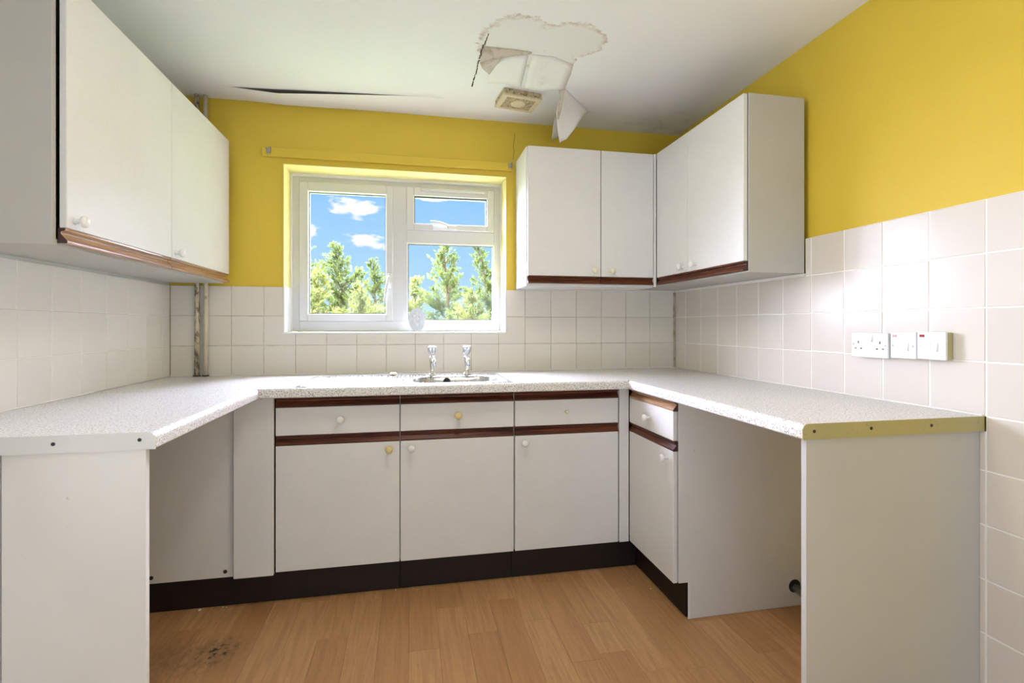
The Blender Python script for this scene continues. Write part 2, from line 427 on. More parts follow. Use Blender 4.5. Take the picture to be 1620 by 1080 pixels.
# ------------------------------------------------------------------ room
XL, XR, YB, ZC, YF = -1.1623, 1.5575, 2.781, 2.295, -1.7
CT = 0.90            # worktop height
TZ = 0.1504          # tile course
WLX, WRX, WBY = XL-0.010, XR+0.024, YB+0.010       # plaster faces behind the tiles
floor = tag(obj('floor', bx(WLX-0.2, WRX+0.2, YF-0.2, WBY+0.2, -0.12, -0.006), 'floor_joint'), kind='structure')
floor['label'] = 'beech laminate floor in long strips, stained dark near the left end panel'
# planks
rows = []
pw = 0.1095; x = WLX
k0 = math.floor((WLX+0.006)/pw)
xi = k0
while -0.006+xi*pw < WRX:
    a = max(WLX, -0.006+xi*pw); b = min(WRX, -0.006+(xi+1)*pw)
    y = -1.6 - random.random()*0.55
    ends = {0: 1.823, 6: 1.679, 7: 1.562}
    cuts = []
    while y < WBY:
        cuts.append(y); y += random.choice((0.36, 0.46, 0.55, 0.64))
    if xi in ends:
        j = min(range(len(cuts)), key=lambda i: abs(cuts[i]-ends[xi])); cuts[j] = ends[xi]
    cuts.append(y)
    for c0, c1 in zip(cuts, cuts[1:]):
        c0 = max(c0, YF); c1 = min(c1, WBY)
        if c1-c0 < 0.02 or b-a < 0.01: continue
        dz = random.uniform(0, 0.0004)
        obj('plank', bx(a+0.0002, b-0.0002, c0+0.0002, c1-0.0002, -0.006, dz, bev=0.0005), 'laminate', floor)
    xi += 1

# walls
wl = tag(obj('wall_left', bx(WLX-0.2, WLX, YF-0.2, WBY+0.2, -0.12, ZC+0.2), 'white_paint'), kind='structure')
wr = tag(obj('wall_right', bx(WRX, WRX+0.2, YF-0.2, WBY+0.2, -0.12, ZC+0.2), 'yellow_paint'), kind='structure')
RX0, RX1, RZ0, RZ1 = -0.640, 0.527, 1.112, 1.984     # window reveal
b = bmesh.new()
box(b, WLX, RX0, WBY, WBY+0.26, -0.12, ZC+0.2); box(b, RX1, WRX, WBY, WBY+0.26, -0.12, ZC+0.2)
box(b, RX0, RX1, WBY, WBY+0.26, -0.12, RZ0); box(b, RX0, RX1, WBY, WBY+0.26, RZ1, ZC+0.2)
wb = tag(obj('wall_back', b, 'yellow_paint'), kind='structure')
wf = tag(obj('wall_front', bx(WLX, WRX, YF-0.15, YF, -0.12, ZC+0.2), 'white_paint'), kind='structure')
ceil = tag(obj('ceiling', bx(WLX-0.2, WRX+0.2, YF-0.2, WBY+0.2, ZC, ZC+0.2), 'ceiling_paper'), kind='structure')

# tiles: every tile an object of its own, full ones share one mesh
tile_cache = {}
def tile(wall, axis, a0, a1, z0, z1, face, back, mat):
    """axis 'x': back wall tile spanning x a0..a1; 'l'/'r': side wall tile spanning y a0..a1"""
    w, h = round(a1-a0, 4), round(z1-z0, 4); d = abs(back-face)
    key = (axis, w, h, mat)
    if key not in tile_cache:
        bm = bmesh.new()
        if axis == 'x': box(bm, -w/2, w/2, 0, d, -h/2, h/2, bev=0.0016)
        elif axis == 'l': box(bm, -d, 0, -w/2, w/2, -h/2, h/2, bev=0.0016)
        else: box(bm, 0, d, -w/2, w/2, -h/2, h/2, bev=0.0016)
        bmesh.ops.recalc_face_normals(bm, faces=bm.faces[:])
        me = bpy.data.meshes.new('tile'); bm.to_mesh(me); bm.free(); me.materials.append(M[mat]); tile_cache[key] = me
    m = (a0+a1)/2; zc = (z0+z1)/2
    j = random.uniform(-0.0004, 0.0004)
    loc = {'x': (m, face+j, zc), 'l': (face+j, m, zc), 'r': (face+j, m, zc)}[axis]
    o = link_mesh('tile', tile_cache[key], loc, wall)
    r = lambda s: random.uniform(-s, s)
    o.rotation_euler = (r(0.003), 0, r(0.003)) if axis == 'x' else (0, r(0.004), r(0.004))
    return o
def grid(wall, axis, lo, hi, anchor, pitch, z0, z1, zanchor, zp, face, back, mat, jx, jz, skip=None):
    k = math.floor((lo-anchor)/pitch); n = 0
    while anchor+k*pitch < hi-1e-4:
        a = max(lo, anchor+k*pitch); c = min(hi, anchor+(k+1)*pitch)
        q = math.floor((z0-zanchor)/zp + 1e-6)
        while zanchor+q*zp < z1-1e-4:
            e = max(z0, zanchor+q*zp); f = min(z1, zanchor+(q+1)*zp)
            cells = [(a, c, e, f)]
            if skip: cells = skip(a, c, e, f)
            for (A, Cc, E, F) in cells:
                if Cc-A > 0.014 and F-E > 0.014: tile(wall, axis, A+jx, Cc-jx, E+jz, F-jz, face, back, mat); n += 1
            q += 1
        k += 1
    return n
def around_window(a, c, e, f):
    if f <= RZ0+1e-4 or c <= RX0 or a >= RX1: return [(a, c, e, f)]
    out = []
    if e < RZ0 < f and (a < RX0 < c or a < RX1 < c):      # cut to an L round the window corner
        g = 0.0009; d = 0.0009
        if a < RX0 < c: pts = [(a+g, e+d), (c-g, e+d), (c-g, RZ0), (RX0, RZ0), (RX0, f-d), (a+g, f-d)]
        else: pts = [(a+g, e+d), (c-g, e+d), (c-g, f-d), (RX1, f-d), (RX1, RZ0), (a+g, RZ0)]
        b_ = bmesh.new(); prism(b_, pts, 'y', YB, WBY)
        obj('tile', b_, 'tile_cream', wb)
        return []
    if e < RZ0 < f: out.append((a, c, e, RZ0))
    z = max(e, RZ0)
    if a < RX0 < c: out.append((a, RX0, z, f))
    if a < RX1 < c: out.append((RX1, c, z, f))
    return out
nt_ = 0
T0, T3, T4 = CT, CT+3*TZ, CT+4*TZ
nt_ += grid(wb, 'x', XL, XR, -0.885, 0.1519, T0, T3, CT, TZ, YB, WBY, 'tile_cream', 0.0009, 0.0009, around_window)
nt_ += grid(wl, 'l', 1.332, YB, 1.790, 0.1525, T0, T3, CT, TZ, XL, WLX, 'tile_pale', 0.0010, 0.0010)
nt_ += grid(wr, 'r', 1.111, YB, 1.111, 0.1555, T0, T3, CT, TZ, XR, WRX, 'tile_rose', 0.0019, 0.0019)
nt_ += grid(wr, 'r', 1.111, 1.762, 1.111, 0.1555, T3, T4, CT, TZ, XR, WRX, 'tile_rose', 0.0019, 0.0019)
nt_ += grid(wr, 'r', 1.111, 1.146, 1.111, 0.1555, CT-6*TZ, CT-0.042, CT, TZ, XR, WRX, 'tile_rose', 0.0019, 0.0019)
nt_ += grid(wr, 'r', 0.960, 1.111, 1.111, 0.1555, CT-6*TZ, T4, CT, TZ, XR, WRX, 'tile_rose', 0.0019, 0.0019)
print('tiles', nt_)
# grout beds between the tiles, a little behind their faces
g = bmesh.new()
box(g, XL, RX0, YB+0.0022, WBY+0.001, T0, T3-0.001); box(g, RX1, XR, YB+0.0022, WBY+0.001, T0, T3-0.001); box(g, RX0, RX1, YB+0.0022, WBY+0.001, T0, RZ0)
obj('grout', g, 'grout_dark', wb)
obj('grout', bx(WLX-0.001, XL-0.0015, 1.332, YB, T0, T3-0.001), 'grout_light', wl)
g = bmesh.new()
box(g, XR+0.0013, WRX+0.001, 1.111, YB, T0, T3-0.001); box(g, XR+0.0013, WRX+0.001, 1.111, 1.762, T3-0.001, T4-0.001); box(g, XR+0.0013, WRX+0.001, 1.111, 1.146, CT-6*TZ, CT-0.042); box(g, XR+0.0013, WRX+0.001, 0.96, 1.111, CT-6*TZ, T4-0.001)
obj('grout', g, 'grout_light', wr)
obj('sealant', bx(XR-0.004, WRX, 1.766, YB-0.003, T3-0.001, 1.3615, bev=0.001), 'grout_light', wr)
obj('sealant', bx(0.580, 1.285, YB-0.003, WBY, T3-0.001, 1.3555, bev=0.001), 'grout_light', wb)
obj('sealant', bx(1.285, XR-0.004, YB-0.003, WBY, T3-0.001, 1.3615, bev=0.001), 'grout_light', wb)

# ------------------------------------------------------------------ window
win = thing('window_1', (-0.055, 2.96, RZ0), 'white plastic window with a side-hung casement and a small top vent', None, None, 'structure')
FY0, FY1 = 2.940, 3.005
def ring(bm, x0, x1, z0, z1, wL, wR, wB, wT, y0, y1, bev=0.003):
    """a mitre-free frame ring: four rails"""
    box(bm, x0, x0+wL, y0, y1, z0, z1, bev); box(bm, x1-wR, x1, y0, y1, z0, z1, bev)
    box(bm, x0+wL-0.002, x1-wR+0.002, y0+0.0003, y1, z0, z0+wB, bev); box(bm, x0+wL-0.002, x1-wR+0.002, y0+0.0003, y1, z1-wT, z1, bev)
b = bmesh.new(); ring(b, RX0+0.003, RX1-0.001, 1.121, 1.976, 0.044, 0.044, 0.056, 0.036, FY0, FY1)
obj('frame', b, 'upvc', win)
obj('mullion', bx(-0.098, -0.018, FY0-0.001, FY1, 1.174, 1.943, bev=0.003), 'upvc', win)
obj('transom', bx(-0.020, 0.485, FY0-0.0005, FY1, 1.624, 1.698, bev=0.003), 'upvc', win)
# left casement
b = bmesh.new(); ring(b, -0.594, -0.095, 1.176, 1.940, 0.047, 0.040, 0.041, 0.052, FY0-0.014, FY1-0.01, 0.004)
sash = obj('casement', b, 'upvc', win)
def glazing(parent, x0, x1, z0, z1, yf):
    g = bmesh.new(); w = 0.004
    box(g, x0, x0+w, yf, yf+0.012, z0, z1); box(g, x1-w, x1, yf, yf+0.012, z0, z1)
    box(g, x0+w, x1-w, yf, yf+0.012, z0, z0+w); box(g, x0+w, x1-w, yf, yf+0.012, z1-w, z1)
    obj('gasket', g, 'gasket', parent)
    obj('glass_pane', bx(x0+0.001, x1-0.001, yf+0.012, yf+0.016, z0+0.001, z1-0.001), 'glass', parent)
def bead(parent, x0, x1, z0, z1, y0, y1, w=0.006):
    b = bmesh.new(); ring(b, x0-w, x1+w, z0-w, z1+w, w, w, w, w, y0, y1, 0.0012)
    obj('glazing_bead', b, 'white_paint', parent)
bead(sash, -0.545, -0.1345, 1.217, 1.886, FY0-0.018, FY0+0.012); glazing(sash, -0.545, -0.1345, 1.217, 1.886, FY0+0.004)
b = bmesh.new(); box(b, -0.125, -0.103, FY0-0.028, FY0-0.013, 1.360, 1.445, 0.003)
hb = obj('handle', b, 'upvc', sash)
obj('lever', tube(bmesh.new(), [(-0.115, FY0-0.030, 1.425), (-0.118, FY0-0.050, 1.418), (-0.130, FY0-0.054, 1.36), (-0.142, FY0-0.052, 1.285)], [0.008, 0.008, 0.0065, 0.006], 10), 'upvc', hb, True)
b = bmesh.new(); lathe(b, [(0.0085, 0), (0.0085, 0.012), (0.006, 0.014), (0, 0.014)], basis((-0.111, FY0-0.028, 1.402), MY), 14)
obj('screw_cap', b, 'handle_silver', hb, True)
# top vent light
b = bmesh.new(); ring(b, -0.021, 0.483, 1.697, 1.942, 0.043, 0.044, 0.036, 0.053, FY0-0.014, FY1-0.01, 0.004)
top = obj('top_light', b, 'upvc', win)
bead(top, 0.022, 0.439, 1.733, 1.889, FY0-0.018, FY0+0.012, 0.005); glazing(top, 0.022, 0.439, 1.733, 1.889, FY0+0.004)
b = bmesh.new(); box(b, 0.125, 0.262, FY0-0.030, FY0-0.013, 1.702, 1.727, 0.003)
hb = obj('handle', b, 'upvc', top)
obj('lever', tube(bmesh.new(), [(0.218, FY0-0.030, 1.716), (0.20, FY0-0.048, 1.722), (0.16, FY0-0.050, 1.736), (0.112, FY0-0.048, 1.739)], [0.008, 0.008, 0.0065, 0.006], 10), 'upvc', hb, True)
b = bmesh.new(); lathe(b, [(0.0095, 0), (0.0095, 0.022), (0.006, 0.025), (0, 0.025)], basis((0.218, FY0-0.030, 1.714), MY), 14)
obj('screw_cap', b, 'handle_silver', hb, True)
obj('trickle_vent', bx(0.056, 0.426, FY0-0.026, FY0-0.012, 1.917, 1.934, bev=0.004), 'upvc', top)
# fixed light
g = thing('fixed_light', (0.2315, FY0, 1.177)); g.parent = win; g.location = Vector((0.2315, FY0, 1.177)) - WL[win.name]
bead(g, -0.013, 0.477, 1.183, 1.618, FY0-0.004, FY0+0.02, 0.008); glazing(g, -0.013, 0.477, 1.183, 1.618, FY0+0.006)
# plaster bead round the frame and white painted sill and lower reveal boards
b = bmesh.new()
box(b, RX0, RX0+0.012, FY0-0.012, FY0, 1.12, RZ1-0.012, 0.002); box(b, RX1-0.008, RX1, FY0-0.012, FY0, 1.12, RZ1-0.012, 0.002)
box(b, RX0, RX1, FY0-0.012, FY0, RZ1-0.018, RZ1, 0.002)
obj('frame_trim', b, 'white_paint', win)
obj('window_sill', bx(RX0-0.001, RX1+0.001, YB-0.004, FY0+0.004, RZ0-0.004, RZ0+0.006, bev=0.002), 'white_paint', win)
for s, xx in ((1, RX0), (-1, RX1)):
    obj('reveal_board', bx(min(xx, xx+s*0.006), max(xx, xx+s*0.006), YB-0.002, FY0+0.001, RZ0+0.006, T3+0.004, bev=0.001), 'white_paint', win)
    obj('reveal_paint', bx(min(xx, xx+s*0.003), max(xx, xx+s*0.003), YB-0.0005, FY0+0.001, T3+0.004, RZ1), 'pale_yellow_paint', win)
obj('reveal_paint', bx(RX0+0.003, RX1-0.003, YB-0.0005, FY0+0.001, RZ1-0.003, RZ1), 'pale_yellow_paint', win)

# ------------------------------------------------------------------ worktops
def nose(d0, d1, top, th, r=0.012):
    """section of a postformed worktop: d0 wall side, d1 front edge (d1>d0), rounded front top and bottom"""
    pts = [(d0, top-th), (d1-0.004, top-th), (d1, top-th+0.004)]
    for i in range(6):
        a = math.pi/2*i/5
        pts.append((d1-r+r*math.cos(a), top-r+r*math.sin(a)))
    pts.append((d0, top)); return pts
TH = 0.039
wt = thing('worktop', (0.2, 2.47, CT), 'speckled pale laminate worktop under the window holding the sink', 'worktop')
SX0, SX1, SY0, SY1 = -0.458, 0.444, 2.186, 2.612         # sink cut-out
b = bmesh.new()
CF = 2.160
pr = [(-(y), z) for y, z in nose(-YB+0.001, -CF, CT, TH)]   # (y,z)
# left, right of the sink and strips in front of and behind it
prism(b, pr, 'x', XL+0.001, SX0+0.012)
prism(b, pr, 'x', SX1-0.012, 0.9762)
pf = [(-(y), z) for y, z in nose(-SY0-0.012, -CF, CT, TH)]
prism(b, pf, 'x', SX0+0.012, SX1-0.012)
box(b, SX0+0.012, SX1-0.012, SY1-0.012, YB-0.001, CT-TH, CT)
# right corner piece up to the slanting joint
prism(b, [(0.9762, 2.1705), (XR-0.001, 2.268), (XR-0.001, YB-0.001), (0.9762, YB-0.001)], 'z', CT-TH, CT)
slab = obj('slab', b, 'worktop', wt)
obj('sealant', bx(XL+0.001, XR-0.001, YB-0.007, YB-0.0005, CT, CT+0.005, bev=0.002), 'grout_light', wt)
# left worktop
LF, LE = -0.587, 1.3365
wtl = thing('worktop', (-0.87, 1.75, CT), 'pale laminate worktop along the left wall with a white end strip', 'worktop')
b = bmesh.new(); prism(b, nose(XL+0.001, LF, CT, TH, 0.017), 'y', LE, CF-0.0022)
obj('slab', b, 'worktop', wtl)
b = bmesh.new()
prism(b, [(XL+0.001, CT-TH-0.001), (LF-0.002, CT-TH-0.001)] + [(LF-0.018+0.017*math.cos(math.pi/2*i/5), CT-0.0165+0.017*math.sin(math.pi/2*i/5)) for i in range(6)] + [(XL+0.001, CT+0.0005)], 'y', LE-0.002, LE-0.0001)
strip = obj('end_strip', b, 'strip_white', wtl); strip['label'] = 'thin white edging strip with screw holes'
for (x, z) in ((-0.797, 0.881), (-0.622, 0.883)):
    b = bmesh.new(); lathe(b, [(0.0045, -0.0005), (0.0042, 0.001), (0.0024, 0.0006), (0, 0.0004)], basis((x, LE-0.002, z), MY), 12)
    obj('screw', b, 'socket_hole', strip)
obj('sealant', bx(XL+0.0005, XL+0.006, LE, CF, CT, CT+0.005, bev=0.002), 'grout_light', wtl)
# right worktop
RF, RE = 0.977, 1.1165
wtr = thing('worktop', (1.27, 1.65, CT), 'speckled laminate worktop along the right wall with a yellowed end strip', 'worktop')
b = bmesh.new()
sec = [(-(x), z) for x, z in nose(-XR+0.001, -RF, CT, TH, 0.017)]
fs = prism(b, sec, 'y', RE, 2.169)
for v in b.verts:
    if v.co.y > 2.0: v.co.y = 2.169 + (v.co.x-RF)/(XR-RF)*0.097
obj('slab', b, 'worktop', wtr)
b = bmesh.new()
prism(b, [(XR-0.001, CT-TH-0.001), (RF+0.001, CT-TH-0.001)] + [(RF+0.017-0.017*math.cos(math.pi/2*i/5), CT-0.0165+0.017*math.sin(math.pi/2*i/5)) for i in range(6)] + [(XR-0.001, CT+0.0005)], 'y', RE-0.0025, RE-0.0001)
strip = obj('end_strip', b, 'strip_olive', wtr); strip['label'] = 'olive yellow edging strip with screw holes'
for (x, z) in ((1.011, 0.881), (1.184, 0.882), (1.377, 0.882), (1.535, 0.884)):
    b = bmesh.new(); lathe(b, [(0.0045, -0.0005), (0.0042, 0.001), (0.0024, 0.0006), (0, 0.0004)], basis((x, RE-0.0025, z), MY), 12)
    obj('screw', b, 'socket_hole' if x < 1.5 else 'brass_dirty', strip)
obj('sealant', bx(XR-0.006, XR-0.0005, RE, 2.26, CT, CT+0.005, bev=0.002), 'grout_light', wtr)

# ------------------------------------------------------------------ sink
sk = thing('sink', (0, 2.40, CT), 'stainless steel inset sink with a drainer on its left', 'sink')
def sink_mesh():
    b = bmesh.new()
    nx, ny = 121, 57
    bxc, byc, brx, bry = 0.208, 2.368, 0.202, 0.142
    def hgt(x, y):
        z = CT+0.0035
        # raised bead round the rim
        e = min(x-SX0, SX1-x, y-SY0, SY1-y)
        if e < 0.006: z = CT+0.0005+0.003*e/0.006
        elif e < 0.022: z = CT+0.0035+0.0022*math.sin(math.pi*(e-0.006)/0.016)
        # bowl (rounded rectangle)
        q = (abs((x-bxc)/brx)**4 + abs((y-byc)/bry)**4)**0.25
        if q < 1.0:
            tt = min(1, (1-q)/0.30); s = tt*tt*(3-2*tt)
            z = CT+0.0035-0.150*s
        # drainer
        if -0.425 < x < -0.045 and 2.225 < y < 2.545:
            m = min(x+0.425, -0.045-x, y-2.225, 2.545-y)
            f = min(1, m/0.012)
            z += -0.003*f + 0.0028*f*(0.5+0.5*math.cos((y-2.225)/0.032*2*math.pi))
        return z
    V = [[b.verts.new((SX0+(SX1-SX0)*i/(nx-1), SY0+(SY1-SY0)*j/(ny-1), 0)) for j in range(ny)] for i in range(nx)]
    for r in V:
        for v in r: v.co.z = hgt(v.co.x, v.co.y)
    for i in range(nx-1):
        for j in range(ny-1): b.faces.new((V[i][j], V[i+1][j], V[i+1][j+1], V[i][j+1]))
    return b
g = bmesh.new()
for q in ((SX0-0.0018, SX1+0.0018, SY0-0.0018, SY0), (SX0-0.0018, SX1+0.0018, SY1, SY1+0.0018), (SX0-0.0018, SX0, SY0, SY1), (SX1, SX1+0.0018, SY0, SY1)): box(g, *q, CT+0.0001, CT+0.0012)
obj('rim_shadow', g, 'gasket', sk)  # dark strip standing in for the shadow line round the sink rim
basin = obj('basin', sink_mesh(), 'steel', sk, True)
b = bmesh.new(); lathe(b, [(0.018, -0.004), (0.018, 0.003), (0.013, 0.004), (0.012, 0.001), (0, 0.001)], basis((0.175, 2.482, 0.880), (0, -1, 0.35)), 20)
obj('overflow', b, 'socket_hole', sk, True)
b = bmesh.new(); lathe(b, [(0.042, -0.005), (0.042, 0.003), (0.030, 0.002), (0.026, -0.004), (0, -0.004)], basis((0.208, 2.368, CT-0.1455), UP), 24)
obj('waste', b, 'chrome', sk, True)
def tap(x, y, label, tilt):
    t = thing('tap', (x, y, CT+0.004), label, 'tap')
    b = bmesh.new()
    lathe(b, [(0.0, 0.001), (0.021, 0.001), (0.021, 0.004), (0.017, 0.010), (0.012, 0.015), (0.0115, 0.03), (0.0135, 0.07), (0.0145, 0.085), (0.0125, 0.094), (0.010, 0.097)], basis((x, y, CT+0.003), UP), 24)
    obj('body', b, 'chrome', t, True)
    obj('spout', tube(bmesh.new(), [(x, y-0.004, CT+0.075), (x+tilt*0.02, y-0.035, CT+0.086), (x+tilt*0.045, y-0.075, CT+0.083), (x+tilt*0.055, y-0.092, CT+0.070), (x+tilt*0.057, y-0.096, CT+0.055)], [0.0125, 0.0115, 0.010, 0.0095, 0.0095], 16), 'chrome', t, True)
    b = bmesh.new(); lathe(b, [(0.009, 0), (0.009, 0.012), (0, 0.012)], basis((x, y, CT+0.099), UP), 16)
    obj('spindle', b, 'chrome', t, True)
    b = bmesh.new()
    prof = [(0.011, 0.0), (0.016, 0.006), (0.0205, 0.026), (0.021, 0.034)]
    n = 24; rings = []
    for r, z in prof:
        rings.append([b.verts.new((x+r*(1+0.10*math.cos(6*2*math.pi*i/n))*math.cos(2*math.pi*i/n), y+r*(1+0.10*math.cos(6*2*math.pi*i/n))*math.sin(2*math.pi*i/n), CT+0.108+z)) for i in range(n)])
    for p, q in zip(rings, rings[1:]):
        for i in range(n): b.faces.new((p[i], p[(i+1) % n], q[(i+1) % n], q[i]))
    b.faces.new(rings[0]); b.faces.new(rings[-1])
    h = obj('handle', b, 'acrylic', t)
    b = bmesh.new(); lathe(b, [(0.021, 0.0), (0.021, 0.004), (0.016, 0.008), (0, 0.009)], basis((x, y, CT+0.142), UP), 24)
    c = obj('cap', b, 'white_paint', h, True); c['label'] = 'white cap of the tap handle'
tap(0.107, 2.548, 'chrome pillar tap with clear head, left one behind the sink bowl', 0.10)
tap(0.280, 2.556, 'chrome pillar tap with clear head, right one behind the sink bowl', -0.05)
b = bmesh.new(); lathe(b, [(0.0, 0.002), (0.007, 0.002), (0.008, 0.011), (0.011, 0.012), (0.017, 0.009), (0.019, 0.004), (0.018, 0.0), (0.0, 0.0)], basis((-0.083, 2.600, CT+0.0056), UP), 24)
tag(obj('sink_plug', b, 'knob_cream', None, True), 'small cream ring shaped plug lying behind the drainer', 'plug')
# oval cut-glass plaque on the sill
pq = thing('oval_plaque', (0.037, 2.868, RZ0+0.006), 'small oval cut glass plaque standing on the window sill', 'ornament')
b = bmesh.new()
tilt = Matrix.Translation((0.037, 2.872, RZ0+0.006+0.068)) @ Matrix.Rotation(math.radians(-8), 4, 'X')
def oval(b, rx, rz, y0, y1, n=36):
    A = [b.verts.new(tilt @ Vector((rx*math.cos(2*math.pi*i/n), y0, rz*math.sin(2*math.pi*i/n)))) for i in range(n)]
    B = [b.verts.new(tilt @ Vector((rx*math.cos(2*math.pi*i/n), y1, rz*math.sin(2*math.pi*i/n)))) for i in range(n)]
    b.faces.new(A); b.faces.new(B)
    for i in range(n): b.faces.new((A[i], A[(i+1) % n], B[(i+1) % n], B[i]))
oval(b, 0.046, 0.066, -0.004, 0.006)
obj('plate', b, 'cut_glass', pq)
b = bmesh.new()
for (dx, dz) in ((0, 0.034), (-0.017, 0.018), (0.017, 0.018), (0, 0.004), (-0.018, -0.012), (0.018, -0.012), (0, -0.028)):
    c = tilt @ Vector((dx, -0.004, dz))
    for k in range(5):
        a = 2*math.pi*k/5
        lathe(b, [(0.0035, 0), (0.003, 0.002), (0, 0.003)], basis(tilt @ Vector((dx+0.006*math.cos(a), -0.0045, dz+0.006*math.sin(a))), MY), 8)
obj('flower_relief', b, 'white_paint', pq, True)

# ------------------------------------------------------------------ cupboard fronts
def rail_profile(h, d=0.022):
    """finger-pull section: (outward, up); lips top and bottom, a cove and a slanting face between"""
    return [(0, 0), (d*0.92, 0), (d, 0.003), (d*0.98, h*0.16), (d*0.30, h*0.62), (d*0.30, h*0.76), (d*0.70, h*0.84), (d*0.78, h*0.92), (d*0.74, h), (0, h)]
def rail(face, along0, along1, z0, h, parent, mat='rail_wood', flip=False):
    """face: ('y', yplane) front looks to -y ; ('x+', xplane) looks to +x ; ('x-', xplane) looks to -x; plane = back of the rail"""
    ax, pl = face
    pts = rail_profile(h)
    if flip: pts = [(d, h-z) for d, z in pts]
    b = bmesh.new()
    if ax == 'y': fs = prism(b, [(pl-d, z0+z) for d, z in pts], 'x', along0, along1)
    elif ax == 'x+': fs = prism(b, [(pl+d, z0+z) for d, z in pts], 'y', along0, along1)
    else: fs = prism(b, [(pl-d, z0+z) for d, z in pts], 'y', along0, along1)
    fs[0].material_index = 1; fs[1].material_index = 1
    return obj('finger_rail', b, [mat, 'rail_end'], parent)
def knob(loc, d, parent, mat='knob_white', s=1.12, small=False):
    b = bmesh.new()
    if small: pr = [(0.0065, -0.0003), (0.0065, 0.002), (0.0045, 0.004), (0.0045, 0.016), (0.0065, 0.019), (0.0065, 0.024), (0.004, 0.026), (0, 0.026)]
    else: pr = [(0.0075, -0.0003), (0.0065, 0.003), (0.0055, 0.010), (0.0065, 0.013), (0.0125, 0.017), (0.0142, 0.021), (0.0138, 0.025), (0.010, 0.0285), (0, 0.029)]
    lathe(b, [(r*s, z*s) for r, z in pr], basis(loc, d), 20)
    k = obj('knob', b, mat, parent, True)
    return k
DT = 0.018   # door thickness
def carcass(bm, x0, x1, y0, y1, z0, z1, open_side, top=True):
    """open box of 16 mm board, open towards open_side"""
    t = 0.016
    if open_side == 'y-':
        box(bm, x0, x0+t, y0, y1, z0, z1, 0.0008); box(bm, x1-t, x1, y0, y1, z0, z1, 0.0008)
        box(bm, x0+t, x1-t, y0, y1, z0, z0+t); box(bm, x0+t, x1-t, y0, y1 if top else y0-0.016+0.032, z1-t, z1); box(bm, x0+t, x1-t, y1-0.005, y1, z0+t, z1-t)
    else:
        box(bm, x0, x1, y0, y0+t, z0, z1, 0.0008); box(bm, x0, x1, y1-t, y1, z0, z1, 0.0008)
        box(bm, x0, x1, y0+t, y1-t, z0, z0+t); box(bm, x0, x1, y0+t, y1-t, z1-t, z1)
        if open_side == 'x+': box(bm, x0, x0+0.005, y0+t, y1-t, z0+t, z1-t)
        else: box(bm, x1-0.005, x1, y0+t, y1-t, z0+t, z1-t)

# --- base units under the window (fronts on y = 2.2137)
DF = 2.2137
def base_unit(x0, x1, xk_d, xk_k, dk, kk, label, knob_k='knob_white', knob_d='knob_white', small_d=False):
    t = thing('base_cabinet', ((x0+x1)/2, 2.5, 0), label, 'cabinet', 'base cabinets under the window')
    cx0, cx1 = x0-0.002, x1+0.002
    b = bmesh.new(); carcass(b, cx0, cx1, DF+DT+0.003, YB-0.012, 0.145, CT-TH-0.003, 'y-', top='bowl' not in label)
    obj('carcass', b, 'board', t)
    dr = obj('drawer_front', bx(x0, x1, DF, DF+DT, 0.700, 0.815, bev=0.0018), 'melamine', t)
    rail(('y', DF+0.021), x0, x1, 0.8155, 0.038, dr)
    knob((xk_d, DF, 0.761), MY, dr, knob_d, small=small_d)
    d = obj('door', bx(x0, x1, DF, DF+DT, 0.144, 0.6585, bev=0.0018), 'melamine', t)
    rail(('y', DF+0.021), x0, x1, 0.659, 0.0385, d)
    knob((xk_k, DF, 0.628), MY, d, knob_k)
    return t
bu1 = base_unit(-0.539, -0.0450, -0.286, -0.088, 0, 0, 'white base cabinet under the drainer with a yellowed door knob', 'knob_yellow')
base_unit(-0.0410, 0.4530, 0.204, 0.005, 0, 0, 'white base cabinet under the sink bowl with a yellow drawer knob', 'knob_white', 'knob_yellow')
bu3 = base_unit(0.4590, 0.9500, 0.696, 0.501, 0, 0, 'white base cabinet nearest the right corner with a tiny drawer knob', 'knob_white', 'knob_cream', True)
obj('filler_post', bx(0.956, 1.003, DF, DF+0.024, 0.142, CT-TH-0.001, bev=0.0015), 'melamine', bu3)
obj('filler_panel', bx(-0.697, -0.546, DF-0.004, DF+0.018, 0.133, CT-TH-0.001, bev=0.003), 'melamine', bu1)
b = bx(XL+0.006, -0.692, DF+0.0185, DF+0.034, 0.135, CT-TH-0.001)
bp = tag(obj('back_panel', b, 'board'), 'grey white panel closing the appliance space under the left worktop', 'panel')
for (x, z) in ((-1.000, 0.158), (-0.733, 0.158)):
    b = bmesh.new(); lathe(b, [(0.008, -0.001), (0.008, 0.001), (0, 0.001)], basis((x, DF+0.0185, z), MY), 14)
    obj('screw_hole', b, 'socket_hole', bp)
# plinths
PY = DF+0.058
def plinth(pts_or_box, label):
    tag(obj('plinth', bx(*pts_or_box, bev=0.001), 'plinth'), label, 'plinth', 'dark brown plinths')
plinth((XL+0.006, -0.0455, PY, PY+0.015, 0.001, 0.132), 'long dark brown plinth under the left filler panel and drainer cabinet')
plinth((-0.0440, 0.4530, PY, PY+0.015, 0.001, 0.141), 'dark brown plinth below the sink bowl cabinet')
plinth((0.4545, 1.0640, PY, PY+0.015, 0.001, 0.141), 'dark brown plinth below the base cabinet nearest the right corner')
RPX = 1.066
plinth((RPX, RPX+0.010, 1.823, 2.228, 0.001, 0.141), 'dark brown plinth under the right side drawer cabinet')
plinth((RPX-0.002, RPX+0.010, 2.2295, PY-0.001, 0.001, 0.141), 'short dark brown plinth piece in the right corner')

# --- right base unit, front on x = 1.0068 facing -x
RD = 1.0068
t = thing('base_cabinet', (1.3, 2.0, 0), 'narrow white base cabinet on the right with one drawer above a door', 'cabinet')
RY0, RY1 = 1.813, 2.206
b = bmesh.new()
